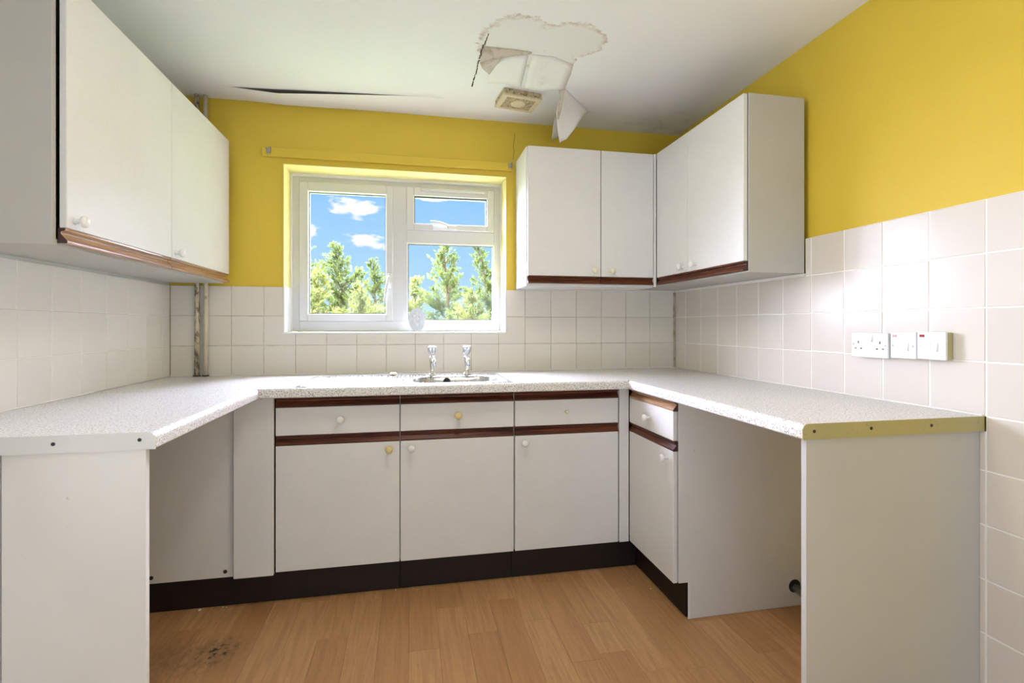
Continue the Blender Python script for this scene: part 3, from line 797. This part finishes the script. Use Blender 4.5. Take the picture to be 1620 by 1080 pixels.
# stepped gable facing the room
def gable(bm, y0, y1):
    prism(bm, [(RD+0.0215, CT-TH-0.002), (RD+0.0215, 0.145), (RPX+0.010, 0.145), (RPX+0.010, 0.0015), (WRX-0.001, 0.0015), (WRX-0.001, CT-TH-0.002)], 'y', y0, y1)
gable(b, 1.8085, 1.8245)
box(b, RD+0.0215, WRX-0.03, RY1-0.016, RY1, 0.145, CT-TH-0.002)
box(b, RD+0.0215, WRX-0.03, 1.8245, RY1-0.016, 0.145, 0.161)
obj('carcass', b, 'board', t)
obj('gable_edge', bx(RPX+0.0005, RPX+0.0098, 1.8075, 1.8084, 0.0015, 0.1445), 'edge_white', t)
dr = obj('drawer_front', bx(RD, RD+DT, RY0, RY1+0.010, 0.700, 0.815, bev=0.0018), 'melamine', t)
rail(('x-', RD+0.021), RY0, RY1+0.010, 0.8155, 0.0385, dr, 'rail_wood_lit')
knob((RD, 2.012, 0.757), MX, dr)
d = obj('door', bx(RD, RD+DT, RY0, RY1+0.010, 0.144, 0.6585, bev=0.0018), 'melamine', t)
rail(('x-', RD+0.021), RY0, RY1+0.010, 0.659, 0.0385, d)
knob((RD, 1.857, 0.625), MX, d)
# --- end panels
tag(obj('end_panel', bx(0.998, XR-0.001, 1.1260, 1.1440, 0.001, CT-TH-0.002, bev=0.001), 'shaded_side'), 'white end panel standing under the right worktop end', 'panel')
tag(obj('end_panel', bx(-0.904, -0.6135, 1.3450, 1.3620, 0.001, CT-TH-0.002, bev=0.001), 'board'), 'white end panel standing under the left worktop end', 'panel')
t = thing('base_cabinet', (-1.03, 1.4, 0), 'white cabinet at the left edge with a white knob', 'cabinet')
b = bmesh.new(); carcass(b, XL+0.006, -0.906, 1.3640, 1.90, 0.001, CT-TH-0.002, 'y-'); obj('carcass', b, 'board', t)
d = obj('door', bx(XL+0.004, -0.907, 1.3440, 1.3620, 0.12, CT-TH-0.004, bev=0.0015), 'melamine', t)
knob((-0.913-0.004, 1.3440, 0.846), MY, d)
# waste pipe by the floor and its hole
wp = thing('waste_pipe', (1.545, 1.6, 0.09), 'grey waste pipe emerging from the right cabinet side near the floor', 'pipe')
obj('pipe', tube(bmesh.new(), [(1.548, 1.802, 0.078), (1.545, 1.70, 0.074), (1.542, 1.50, 0.066), (1.540, 1.25, 0.058)], 0.017, 16), 'waste_pipe', wp, True)
b = bmesh.new(); lathe(b, [(0.027, 0), (0.027, 0.0012), (0, 0.0012)], basis((1.547, 1.8084, 0.083), MY), 20)
obj('hole', b, 'socket_hole', wp)

# ------------------------------------------------------------------ wall cabinets
UB, UT = 1.362, 2.067
# back wall pair
UF = 2.5025
def wall_unit_back(x0, x1, kx, cx0, cx1, label, kmat):
    t = thing('wall_cabinet', ((x0+x1)/2, 2.65, UB), label, 'cabinet')
    b = bmesh.new(); carcass(b, cx0, cx1, UF+DT+0.003, YB-0.002, UB-0.006, UT, 'y-')
    obj('carcass', b, 'edge_white', t)
    d = obj('door', bx(x0, x1, UF, UF+DT, 1.4075, UT, bev=0.0018), 'melamine', t)
    rail(('y', UF+0.0205), x0, x1, 1.369, 0.0380, d, 'rail_wood')
    knob((kx, UF, 1.437), MY, d, kmat)
    return t
wall_unit_back(0.586, 0.9765, 0.937, 0.580, 0.9785, 'white wall cabinet on the back wall beside the window', 'knob_cream')
wu2 = wall_unit_back(0.9805, 1.2740, 1.035, 0.9795, 1.2790, 'white wall cabinet on the back wall nearest the corner', 'knob_cream')
obj('filler_post', bx(1.2770, 1.2880, UF-0.006, UF+0.016, UB-0.004, UT, bev=0.001), 'edge_white', wu2)
# right wall pair, fronts facing -x
UX = 1.2859
def carcass_corner(b, cy0, cy1):
    # the corner unit runs on behind the neighbouring cabinet to the back wall
    carcass(b, UX+DT+0.003, XR-0.001, cy0, cy1, UB, UT, 'x-')
def wall_unit_right(y0, y1, ky, cy0, cy1, label):
    t = thing('wall_cabinet', (1.42, (y0+y1)/2, UB), label, 'cabinet')
    b = bmesh.new(); carcass(b, UX+DT+0.003, XR-0.001, cy0, cy1, UB, UT, 'x-') if cy1 < 2.5 else carcass_corner(b, cy0, cy1)
    obj('carcass', b, 'shaded_side', t)
    d = obj('door', bx(UX, UX+DT, y0, y1, 1.4065, UT, bev=0.0018), 'melamine', t)
    rail(('x-', UX+0.0205), y0, y1, 1.368, 0.0380, d, 'rail_wood')
    knob((UX, ky, 1.434), MX, d)
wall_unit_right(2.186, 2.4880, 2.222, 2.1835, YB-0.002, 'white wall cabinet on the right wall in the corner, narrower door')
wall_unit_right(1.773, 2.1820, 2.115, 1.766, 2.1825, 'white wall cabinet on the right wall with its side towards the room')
# left wall pair, fronts facing +x
LX = -0.8805
def wall_unit_left(y0, y1, ky, cy0, cy1, label):
    t = thing('wall_cabinet', (-1.02, (y0+y1)/2, UB), label, 'cabinet')
    b = bmesh.new(); carcass(b, XL+0.002, LX-DT-0.005, cy0, cy1, UB-0.002, UT, 'x+')
    obj('carcass', b, 'shaded_side', t)
    d = obj('door', bx(LX-DT, LX, y0, y1, 1.4065, UT, bev=0.0018), 'melamine', t)
    rail(('x+', LX-0.0205), y0, y1, 1.366, 0.0400, d, 'rail_wood_lit')
    knob((LX, ky, 1.429), PX, d)
wall_unit_left(1.527, 2.1180, 1.558, 1.508, 2.1190, 'larger white wall cabinet at left showing its shaded side')
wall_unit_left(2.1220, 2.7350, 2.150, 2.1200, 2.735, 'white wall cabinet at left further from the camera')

# ------------------------------------------------------------------ electrics on the right wall
SXF = XR-0.030
def screw(y, z, parent):
    b = bmesh.new(); lathe(b, [(0.0038, -0.0005), (0.0036, 0.001), (0.002, 0.0012), (0, 0.0008)], basis((SXF, y, z), MX), 12)
    obj('screw', b, 'brass_dirty', parent)
def plate(y0, y1, z0, z1, name, label, cat, backmat):
    t = thing(name, (XR, (y0+y1)/2, (z0+z1)/2), label, cat)
    obj('back_box', bx(SXF+0.009, XR-0.0006, y0+0.0015, y1-0.0015, z0+0.0015, z1-0.0015, bev=0.002), backmat, t)
    f = obj('face_plate', bx(SXF, SXF+0.009, y0, y1, z0, z1, bev=0.0025, seg=2), 'socket_white', t)
    return t, f
def rocker(y, z, w, h, parent):
    b = bmesh.new(); prism(b, [(SXF+0.001, z-h/2), (SXF-0.007, z-h/2), (SXF-0.002, z+h/2), (SXF+0.001, z+h/2)], 'y', y-w/2, y+w/2)
    obj('rocker_switch', b, 'white_paint', parent)
t, f = plate(1.377, 1.516, 1.043, 1.126, 'power_socket', 'white double power socket with pin holes on the right wall', 'socket', 'socket_white')
rocker(1.446, 1.108, 0.028, 0.022, f)
for cy in (1.487, 1.405):
    for dy, dz, w, h in ((0, 0.011, 0.0045, 0.009), (0.011, -0.010, 0.007, 0.0045), (-0.011, -0.010, 0.007, 0.0045)):
        obj('pin_hole', bx(SXF-0.0004, SXF+0.002, cy+dy-w/2, cy+dy+w/2, 1.083+dz-h/2, 1.083+dz+h/2), 'socket_hole', f)
screw(1.507, 1.087, f); screw(1.386, 1.085, f)
t, f = plate(1.283, 1.3675, 1.047, 1.130, 'fused_switch', 'white fused switch with a faded neon, between socket and last switch', 'switch', 'socket_white')
rocker(1.3155, 1.085, 0.018, 0.026, f)
obj('fuse_holder', bx(SXF-0.0012, SXF+0.002, 1.329, 1.345, 1.073, 1.098, bev=0.0008), 'socket_white', f)
obj('neon', bx(SXF-0.001, SXF+0.002, 1.346, 1.3605, 1.114, 1.122), 'neon_faded', f)
screw(1.359, 1.087, f); screw(1.293, 1.086, f)
t, f = plate(1.195, 1.2795, 1.049, 1.132, 'fused_switch', 'white fused switch with a red neon and yellowed side', 'switch', 'socket_yellowed')
rocker(1.2255, 1.087, 0.018, 0.026, f)
obj('fuse_holder', bx(SXF-0.0012, SXF+0.002, 1.239, 1.255, 1.075, 1.100, bev=0.0008), 'socket_white', f)
obj('neon', bx(SXF-0.001, SXF+0.002, 1.2565, 1.2715, 1.116, 1.124), 'neon_red', f)
screw(1.270, 1.089, f); screw(1.2055, 1.087, f)

# ------------------------------------------------------------------ curtain batten, pipes
bt = thing('curtain_batten', (-0.094, YB, 2.04), 'yellow painted timber batten fixed above the window', 'batten')
obj('board', bx(-0.742, 0.560, WBY-0.016, WBY-0.0005, 2.016, 2.064, bev=0.002), 'yellow_paint', bt)
for xx in (-0.706, 0.548):
    b = bmesh.new()
    box(b, xx-0.012, xx+0.008, WBY-0.020, WBY-0.0162, 2.030, 2.060, 0.001)
    tube(b, [(xx-0.008, WBY-0.019, 2.050), (xx-0.010, WBY-0.036, 2.050), (xx-0.002, WBY-0.042, 2.044), (xx-0.002, WBY-0.042, 2.034)], 0.0028, 8)
    box(b, xx+0.006, xx+0.010, WBY-0.036, WBY-0.018, 2.034, 2.062, 0.001)
    obj('hook', b, 'brass_dirty', bt)
PYP = 2.760
def pipe(x, r, label, mat):
    t = thing('water_pipe', (x, PYP, CT), label, 'pipe')
    obj('pipe', tube(bmesh.new(), [(x, PYP, CT+0.002), (x+0.002, PYP, 1.2), (x, PYP, 1.6), (x, PYP, ZC-0.001)], r, 14), mat, t, True)
    b = bmesh.new(); lathe(b, [(r+0.006, 0), (r+0.005, 0.004), (r+0.0005, 0.006)], basis((x, PYP, CT+0.001), UP), 16)
    obj('collar', b, 'crack', t, True)
pipe(-1.035, 0.0115, 'mottled rusty upright pipe in the back left corner, left one', 'rusty_pipe')
pipe(-0.996, 0.0105, 'cream upright pipe in the back left corner, right one', 'stained_pipe')

# ------------------------------------------------------------------ ceiling damage and extractor vent
vt = thing('extractor_vent', (0.53, 2.46, ZC), 'square dirty cream extractor vent on the ceiling', 'vent')
vq = [(0.443, 2.389), (0.636, 2.419), (0.618, 2.572), (0.424, 2.540)]      # lower face corners (near left, near right, far right, far left)
def vquad(s, z):
    c = Vector((sum(p[0] for p in vq)/4, sum(p[1] for p in vq)/4))
    return [Vector((c.x+(p[0]-c.x)*s, c.y+(p[1]-c.y)*s, z)) for p in vq]
def loft(b, levels, cap0=True, cap1=True):
    R = [[b.verts.new(p) for p in L] for L in levels]
    n = len(R[0])
    for A, B in zip(R, R[1:]):
        for i in range(n): b.faces.new((A[i], A[(i+1) % n], B[(i+1) % n], B[i]))
    if cap0: b.faces.new(R[0])
    if cap1: b.faces.new(R[-1])
b = bmesh.new(); loft(b, [vquad(1.0, ZC-0.0005), vquad(1.0, ZC-0.026)]); obj('housing', b, 'dirty_vent', vt)
b = bmesh.new(); loft(b, [vquad(1.03, ZC-0.0262), vquad(1.04, ZC-0.030), vquad(1.0, ZC-0.0345), vquad(0.80, ZC-0.035), vquad(0.78, ZC-0.031)]); obj('cover', b, 'vent_plastic', vt)
b = bmesh.new()
ql = vquad(0.76, ZC-0.0335)
for k in range(9):
    f0, f1 = (k+0.12)/9, (k+0.80)/9
    a0 = ql[0].lerp(ql[3], f0); a1 = ql[1].lerp(ql[2], f0); c0 = ql[0].lerp(ql[3], f1); c1 = ql[1].lerp(ql[2], f1)
    up = Vector((0, 0, 0.003))
    loft(b, [[a0, a1, c1, c0], [a0+up, a1+up, c1+up, c0+up]])
obj('grille', b, 'dirty_vent', vt)
cv = sum((Vector(p) for p in ql), Vector())/4
b = bmesh.new(); lathe(b, [(0.040, 0), (0.036, 0.004), (0.02, 0.006), (0, 0.006)], basis(cv+Vector((0, 0, 0.001)), (0, 0, -1)), 20); obj('boss', b, 'vent_plastic', vt, True)

def sheet(name, rows, mat, parent, th=0.0012, label=None):
    """paper sheet through rows of points (a grid), given a thickness, subdivided smooth"""
    b = bmesh.new()
    V = [[b.verts.new(p) for p in r] for r in rows]
    for i in range(len(V)-1):
        for j in range(len(V[0])-1): b.faces.new((V[i][j], V[i][j+1], V[i+1][j+1], V[i+1][j]))
    bmesh.ops.subdivide_edges(b, edges=b.edges[:], cuts=2, use_grid_fill=True, smooth=0.6)
    bmesh.ops.recalc_face_normals(b, faces=b.faces[:])
    r = bmesh.ops.solidify(b, geom=b.faces[:], thickness=th)
    bmesh.ops.remove_doubles(b, verts=b.verts[:], dist=1e-6)
    o = obj(name, b, mat, parent, True)
    if label: o['label'] = label
    return o
Z = ZC
# big torn flap hanging in front of the cabinets
sheet('paper_flap', [
    [(0.735, 2.345, Z-0.001), (0.790, 2.410, Z-0.001), (0.860, 2.490, Z-0.001), (0.935, 2.575, Z-0.001)],
    [(0.712, 2.372, Z-0.030), (0.765, 2.425, Z-0.038), (0.828, 2.478, Z-0.032), (0.900, 2.535, Z-0.026)],
    [(0.708, 2.415, Z-0.085), (0.745, 2.440, Z-0.092), (0.798, 2.468, Z-0.088), (0.862, 2.500, Z-0.078)],
    [(0.722, 2.440, Z-0.150), (0.745, 2.452, Z-0.150), (0.780, 2.468, Z-0.146), (0.826, 2.485, Z-0.135)],
    [(0.738, 2.455, Z-0.222), (0.746, 2.460, Z-0.214), (0.760, 2.466, Z-0.206), (0.780, 2.472, Z-0.194)]],
    'loose_paper', ceil, label='large torn paper flap hanging down over the upper cabinets')
sheet('paper_flap', [
    [(0.700, 2.352, Z-0.0012), (0.716, 2.347, Z-0.001), (0.733, 2.343, Z-0.001)],
    [(0.716, 2.366, Z-0.024), (0.726, 2.370, Z-0.030), (0.733, 2.366, Z-0.022)],
    [(0.712, 2.398, Z-0.070), (0.720, 2.408, Z-0.080), (0.732, 2.402, Z-0.072)],
    [(0.718, 2.430, Z-0.120), (0.722, 2.434, Z-0.118), (0.728, 2.432, Z-0.114)]], 'paper_back', ceil)
sheet('paper_scrap', [
    [(0.772, 2.66, Z-0.004), (0.80, 2.67, Z-0.004), (0.822, 2.68, Z-0.004)],
    [(0.770, 2.69, Z-0.05), (0.80, 2.70, Z-0.055), (0.818, 2.71, Z-0.05)],
    [(0.772, 2.72, Z-0.108), (0.79, 2.73, Z-0.10), (0.812, 2.74, Z-0.088)]], 'loose_paper', ceil)
# curled paper corner beside the seam
sheet('paper_curl', [
    [(0.297, 2.052, Z-0.0008), (0.350, 2.052, Z-0.0008), (0.420, 2.050, Z-0.0008), (0.500, 2.058, Z-0.0008)],
    [(0.292, 2.090, Z-0.014), (0.345, 2.072, Z-0.014), (0.420, 2.060, Z-0.010), (0.500, 2.064, Z-0.0014)],
    [(0.287, 2.118, Z-0.036), (0.342, 2.088, Z-0.032), (0.420, 2.070, Z-0.018), (0.497, 2.070, Z-0.002)]], 'paper_back', ceil, label='curled brown edged paper corner by the seam')
sheet('paper_curl', [
    [(0.288, 2.122, Z-0.034), (0.335, 2.100, Z-0.028), (0.405, 2.085, Z-0.012)],
    [(0.305, 2.165, Z-0.034), (0.340, 2.132, Z-0.024), (0.380, 2.112, Z-0.012)],
    [(0.340, 2.200, Z-0.040), (0.352, 2.178, Z-0.030), (0.366, 2.150, Z-0.016)]], 'paper_back', ceil)
# paper sheet still stuck between the curl and the vent, its edges lifting
sheet('paper_sheet', [
    [(0.505, 2.075, Z-0.0015), (0.60, 2.075, Z-0.0008), (0.70, 2.12, Z-0.0006)],
    [(0.512, 2.16, Z-0.006), (0.60, 2.18, Z-0.0015), (0.715, 2.20, Z-0.0008)],
    [(0.524, 2.26, Z-0.008), (0.61, 2.28, Z-0.003), (0.725, 2.29, Z-0.001)],
    [(0.535, 2.352, Z-0.010), (0.615, 2.372, Z-0.011), (0.730, 2.345, Z-0.002)]], 'loose_paper', ceil)
sheet('paper_sheet', [
    [(0.330, 2.215, Z-0.0006), (0.420, 2.10, Z-0.0006), (0.490, 2.085, Z-0.0008)],
    [(0.345, 2.29, Z-0.0006), (0.43, 2.22, Z-0.0006), (0.503, 2.20, Z-0.001)],
    [(0.36, 2.365, Z-0.0006), (0.44, 2.35, Z-0.0006), (0.52, 2.372, Z-0.001)]], 'plaster', ceil)
# ragged dark seam
b = bmesh.new(); y = 1.96
sp_ = [(0.299, 1.93), (0.292, 2.04), (0.290, 2.18), (0.290, 2.40)]
while y < 2.40:
    l = random.uniform(0.006, 0.03)
    xx = 0.291 + (0.009*(2.06-y)/0.12 if y < 2.06 else 0) + random.uniform(-0.0025, 0.0025)
    w = random.uniform(0.0012, 0.0036)
    box(b, xx-w, xx+w, y, y+l, Z-0.0022, Z-0.0001)
    y += l + random.uniform(0.001, 0.012)
obj('torn_seam', b, 'crack', ceil)['kind'] = 'stuff'
# loosened paper strip along the back wall: its front edge sags and opens a dark slit
def drop(x):
    a, m, c = -0.855, -0.63, 0.06
    if x <= a or x >= c: return 0.0
    return 0.021*((x-a)/(m-a) if x < m else ((c-x)/(c-m))**1.25)
def ye(x): return 2.640 - 0.084*(min(x, 0.1)+0.85)
b = bmesh.new()
xs = [WLX+0.002 + (0.16-WLX)*i/90 for i in range(91)]
fr, md, bk, tp, tb = [], [], [], [], []
for x in xs:
    d_ = drop(x)
    fr.append(b.verts.new((x, ye(x), ZC-0.0012-d_))); md.append(b.verts.new((x, (ye(x)+2.775)/2, ZC-0.0012-d_*0.72))); bk.append(b.verts.new((x, 2.780, ZC-0.0012-d_*0.45)))
    tp.append(b.verts.new((x, ye(x), ZC+0.0003-d_))); tb.append(b.verts.new((x, 2.780, ZC+0.0003-d_*0.45)))
for i in range(90):
    b.faces.new((fr[i], fr[i+1], md[i+1], md[i])); b.faces.new((md[i], md[i+1], bk[i+1], bk[i]))
    b.faces.new((fr[i], tp[i], tp[i+1], fr[i+1])); b.faces.new((tp[i], tb[i], tb[i+1], tp[i+1])); b.faces.new((bk[i], bk[i+1], tb[i+1], tb[i]))
obj('paper_strip', b, 'ceiling_paper', ceil)
b = bmesh.new(); prism(b, [(-0.93, ye(-0.93)+0.002), (0.12, ye(0.12)+0.002), (0.12, 2.779), (-0.93, 2.779)], 'z', ZC-0.0006, ZC+0.001)
obj('bare_plaster', b, 'shaded_plaster', ceil)

# hairline crack in the paint above the upper cabinet, crumbs along the plinth
obj('paint_crack', tube(bmesh.new(), [(0.577, YB+0.0096, 2.235), (0.575, YB+0.0096, 2.20), (0.569, YB+0.0096, 2.165), (0.573, YB+0.0096, 2.13), (0.566, YB+0.0096, 2.085)], 0.0012, 5), 'crack', wb)
for (x, y, r, lab) in ((-0.833, 2.252, 0.006, 'largest white plaster crumb, on the floor near the left end of the long plinth'), (-0.749, 2.258, 0.004, 'white plaster crumb below the screw hole of the grey panel, left of a pair'),
    (-0.735, 2.254, 0.0035, 'white plaster crumb on the floor below the left filler panel, right of a pair'), (-0.062, 2.258, 0.003, 'tiny white crumb at the plinth joint between drainer and sink cabinets'), (1.03, 2.05, 0.003, 'tiny white crumb by the plinth of the right drawer cabinet')):
    b = bmesh.new(); bmesh.ops.create_icosphere(b, subdivisions=1, radius=r)
    for v_ in b.verts: v_.co = Vector((x, y, 0.0005+r*0.55)) + Vector((v_.co.x*random.uniform(0.7, 1.4), v_.co.y*random.uniform(0.7, 1.3), v_.co.z*0.55))
    tag(obj('plaster_crumb', b, 'white_paint'), lab, 'crumb', 'plaster crumbs along the plinth')

# ------------------------------------------------------------------ outside: lawn and conifers
tag(obj('lawn', bx(-30, 30, WBY+0.3, 60, -0.30, -0.20), 'lawn'), kind='structure')
def conifer(x, y, height, spread, label, mat, seed, tip_lean=0.0, bushy=1.0):
    """trunk, whorls of branches and feathery scale-leaf sprays, denser and wider towards the base"""
    rng = np.random.default_rng(seed)
    z0 = -0.20; H = height + 0.07 - z0
    t = thing('conifer', (x, y, z0), label, 'tree', 'conifers outside the window')
    b = bmesh.new()
    tube(b, [(x+tip_lean*(k/10)**3, y, z0+H*k/10*0.99) for k in range(11)], [0.055*(1-k/10.5)+0.002 for k in range(11)], 7)
    nb = int(130*bushy)
    f = 0.16 + 0.84*(np.arange(nb)+rng.random(nb))/nb
    L = 1.25*spread*np.clip(1.03-f, 0, 1)**0.85*rng.uniform(0.35, 1.40, nb) + 0.05
    a = rng.random(nb)*2*np.pi
    el = 0.25 + 0.85*f**1.5 + rng.normal(size=nb)*0.2
    D = np.stack([np.cos(a)*np.cos(el), np.sin(a)*np.cos(el), np.sin(el)], 1)
    P = np.stack([x+tip_lean*f**3, np.full(nb, y), z0+H*f*0.98], 1)
    for k in range(nb):
        if L[k] > 0.2:
            p, d, l = P[k], D[k], L[k]
            tube(b, [tuple(p), tuple(p+d*l*0.5+np.array([0, 0, -0.02*l])), tuple(p+d*l*0.95+np.array([tip_lean*0.3*l, 0, -0.09*l]))], [0.006, 0.004, 0.001], 4)
    # spray roots along the branches
    ns = np.maximum(5, (L/0.024).astype(int))
    idx = np.repeat(np.arange(nb), ns); S = len(idx)
    q = 0.15 + 0.87*rng.random(S)**0.8
    Ls = L[idx]
    SP = P[idx] + D[idx]*(Ls*q)[:, None] + np.stack([tip_lean*0.3*q*q*Ls, 0*q, -0.10*q*q*Ls], 1) + rng.normal(size=(S, 3))*0.012
    SD = D[idx]*0.9 + rng.normal(size=(S, 3))*0.5 + np.array([0, 0, 0.12]); SD /= np.linalg.norm(SD, axis=1)[:, None]
    SN = rng.normal(size=(S, 3)); SS = np.cross(SD, SN); SS /= np.linalg.norm(SS, axis=1)[:, None]
    sl = rng.uniform(0.09, 0.20, S)*(1.15-0.3*q)*(1.15-0.65*f[idx])
    BP, BD, BL = [SP], [SD], [sl]
    for u in (0.2, 0.42, 0.64, 0.82):
        for sg in (-1, 1):
            e = SD*0.78 + SS*sg*0.62
            BP.append(SP+SD*(sl*u)[:, None]); BD.append(e); BL.append(sl*0.5*(1.2-u))
    BP = np.concatenate(BP); BD = np.concatenate(BD); BL = np.concatenate(BL)[:, None]
    n = len(BP)
    W = np.cross(BD, rng.normal(size=(n, 3))); W /= np.linalg.norm(W, axis=1)[:, None]; W *= 0.0075
    V = np.stack([BP, BP+BD*BL*0.45+W, BP+BD*BL, BP+BD*BL*0.45-W], 1).reshape(-1, 3)
    obj('trunk', b, 'bark', t)
    o3 = np.array([x, y, z0+H/2])
    me = bpy.data.meshes.new('foliage')
    me.vertices.add(4*n); me.vertices.foreach_set('co', (V-o3).astype(np.float32).ravel())
    me.loops.add(4*n); me.loops.foreach_set('vertex_index', np.arange(4*n, dtype=np.int32))
    me.polygons.add(n); me.polygons.foreach_set('loop_start', np.arange(0, 4*n, 4, dtype=np.int32))
    me.update(calc_edges=True); me.validate(); me.materials.append(M[mat])
    fo = link_mesh('foliage', me, tuple(o3), t); fo['kind'] = 'stuff'
    return n
nf = 0
for args in (
    (-1.66, 8.60, 2.56, 0.95, 'tall green conifer at the left edge of the casement pane', 'leaf_green', 11, -0.10, 1.2),
    (-1.03, 8.75, 2.42, 0.80, 'green conifer in the middle of the left casement pane', 'leaf_green', 12, -0.20, 1.2),
    (-0.52, 8.25, 2.10, 0.55, 'shorter conifer at the right edge of the casement pane', 'leaf_green', 13, -0.06, 0.9),
    (0.02, 8.30, 1.86, 0.55, 'low conifer behind the oval plaque', 'leaf_gold', 14, 0.10, 0.8),
    (0.62, 8.10, 2.44, 0.72, 'tall feathery conifer in the middle of the right pane', 'leaf_green', 15, -0.12, 0.95),
    (1.28, 8.00, 2.46, 0.70, 'tall conifer at the right edge of the right pane', 'leaf_green', 16, -0.24, 0.95),
    (-1.30, 7.70, 1.82, 0.72, 'low golden bush in front of the two left conifers', 'leaf_gold', 17, 0.0, 1.0),
    (0.90, 7.45, 1.56, 0.60, 'low golden bush in front of the right pane conifers', 'leaf_gold', 18, 0.0, 0.9),
    (-0.72, 7.60, 1.66, 0.62, 'low golden green bush left of the mullion', 'leaf_gold', 19, 0.0, 0.9)):
    nf += conifer(*args)
print('leaf faces', nf)
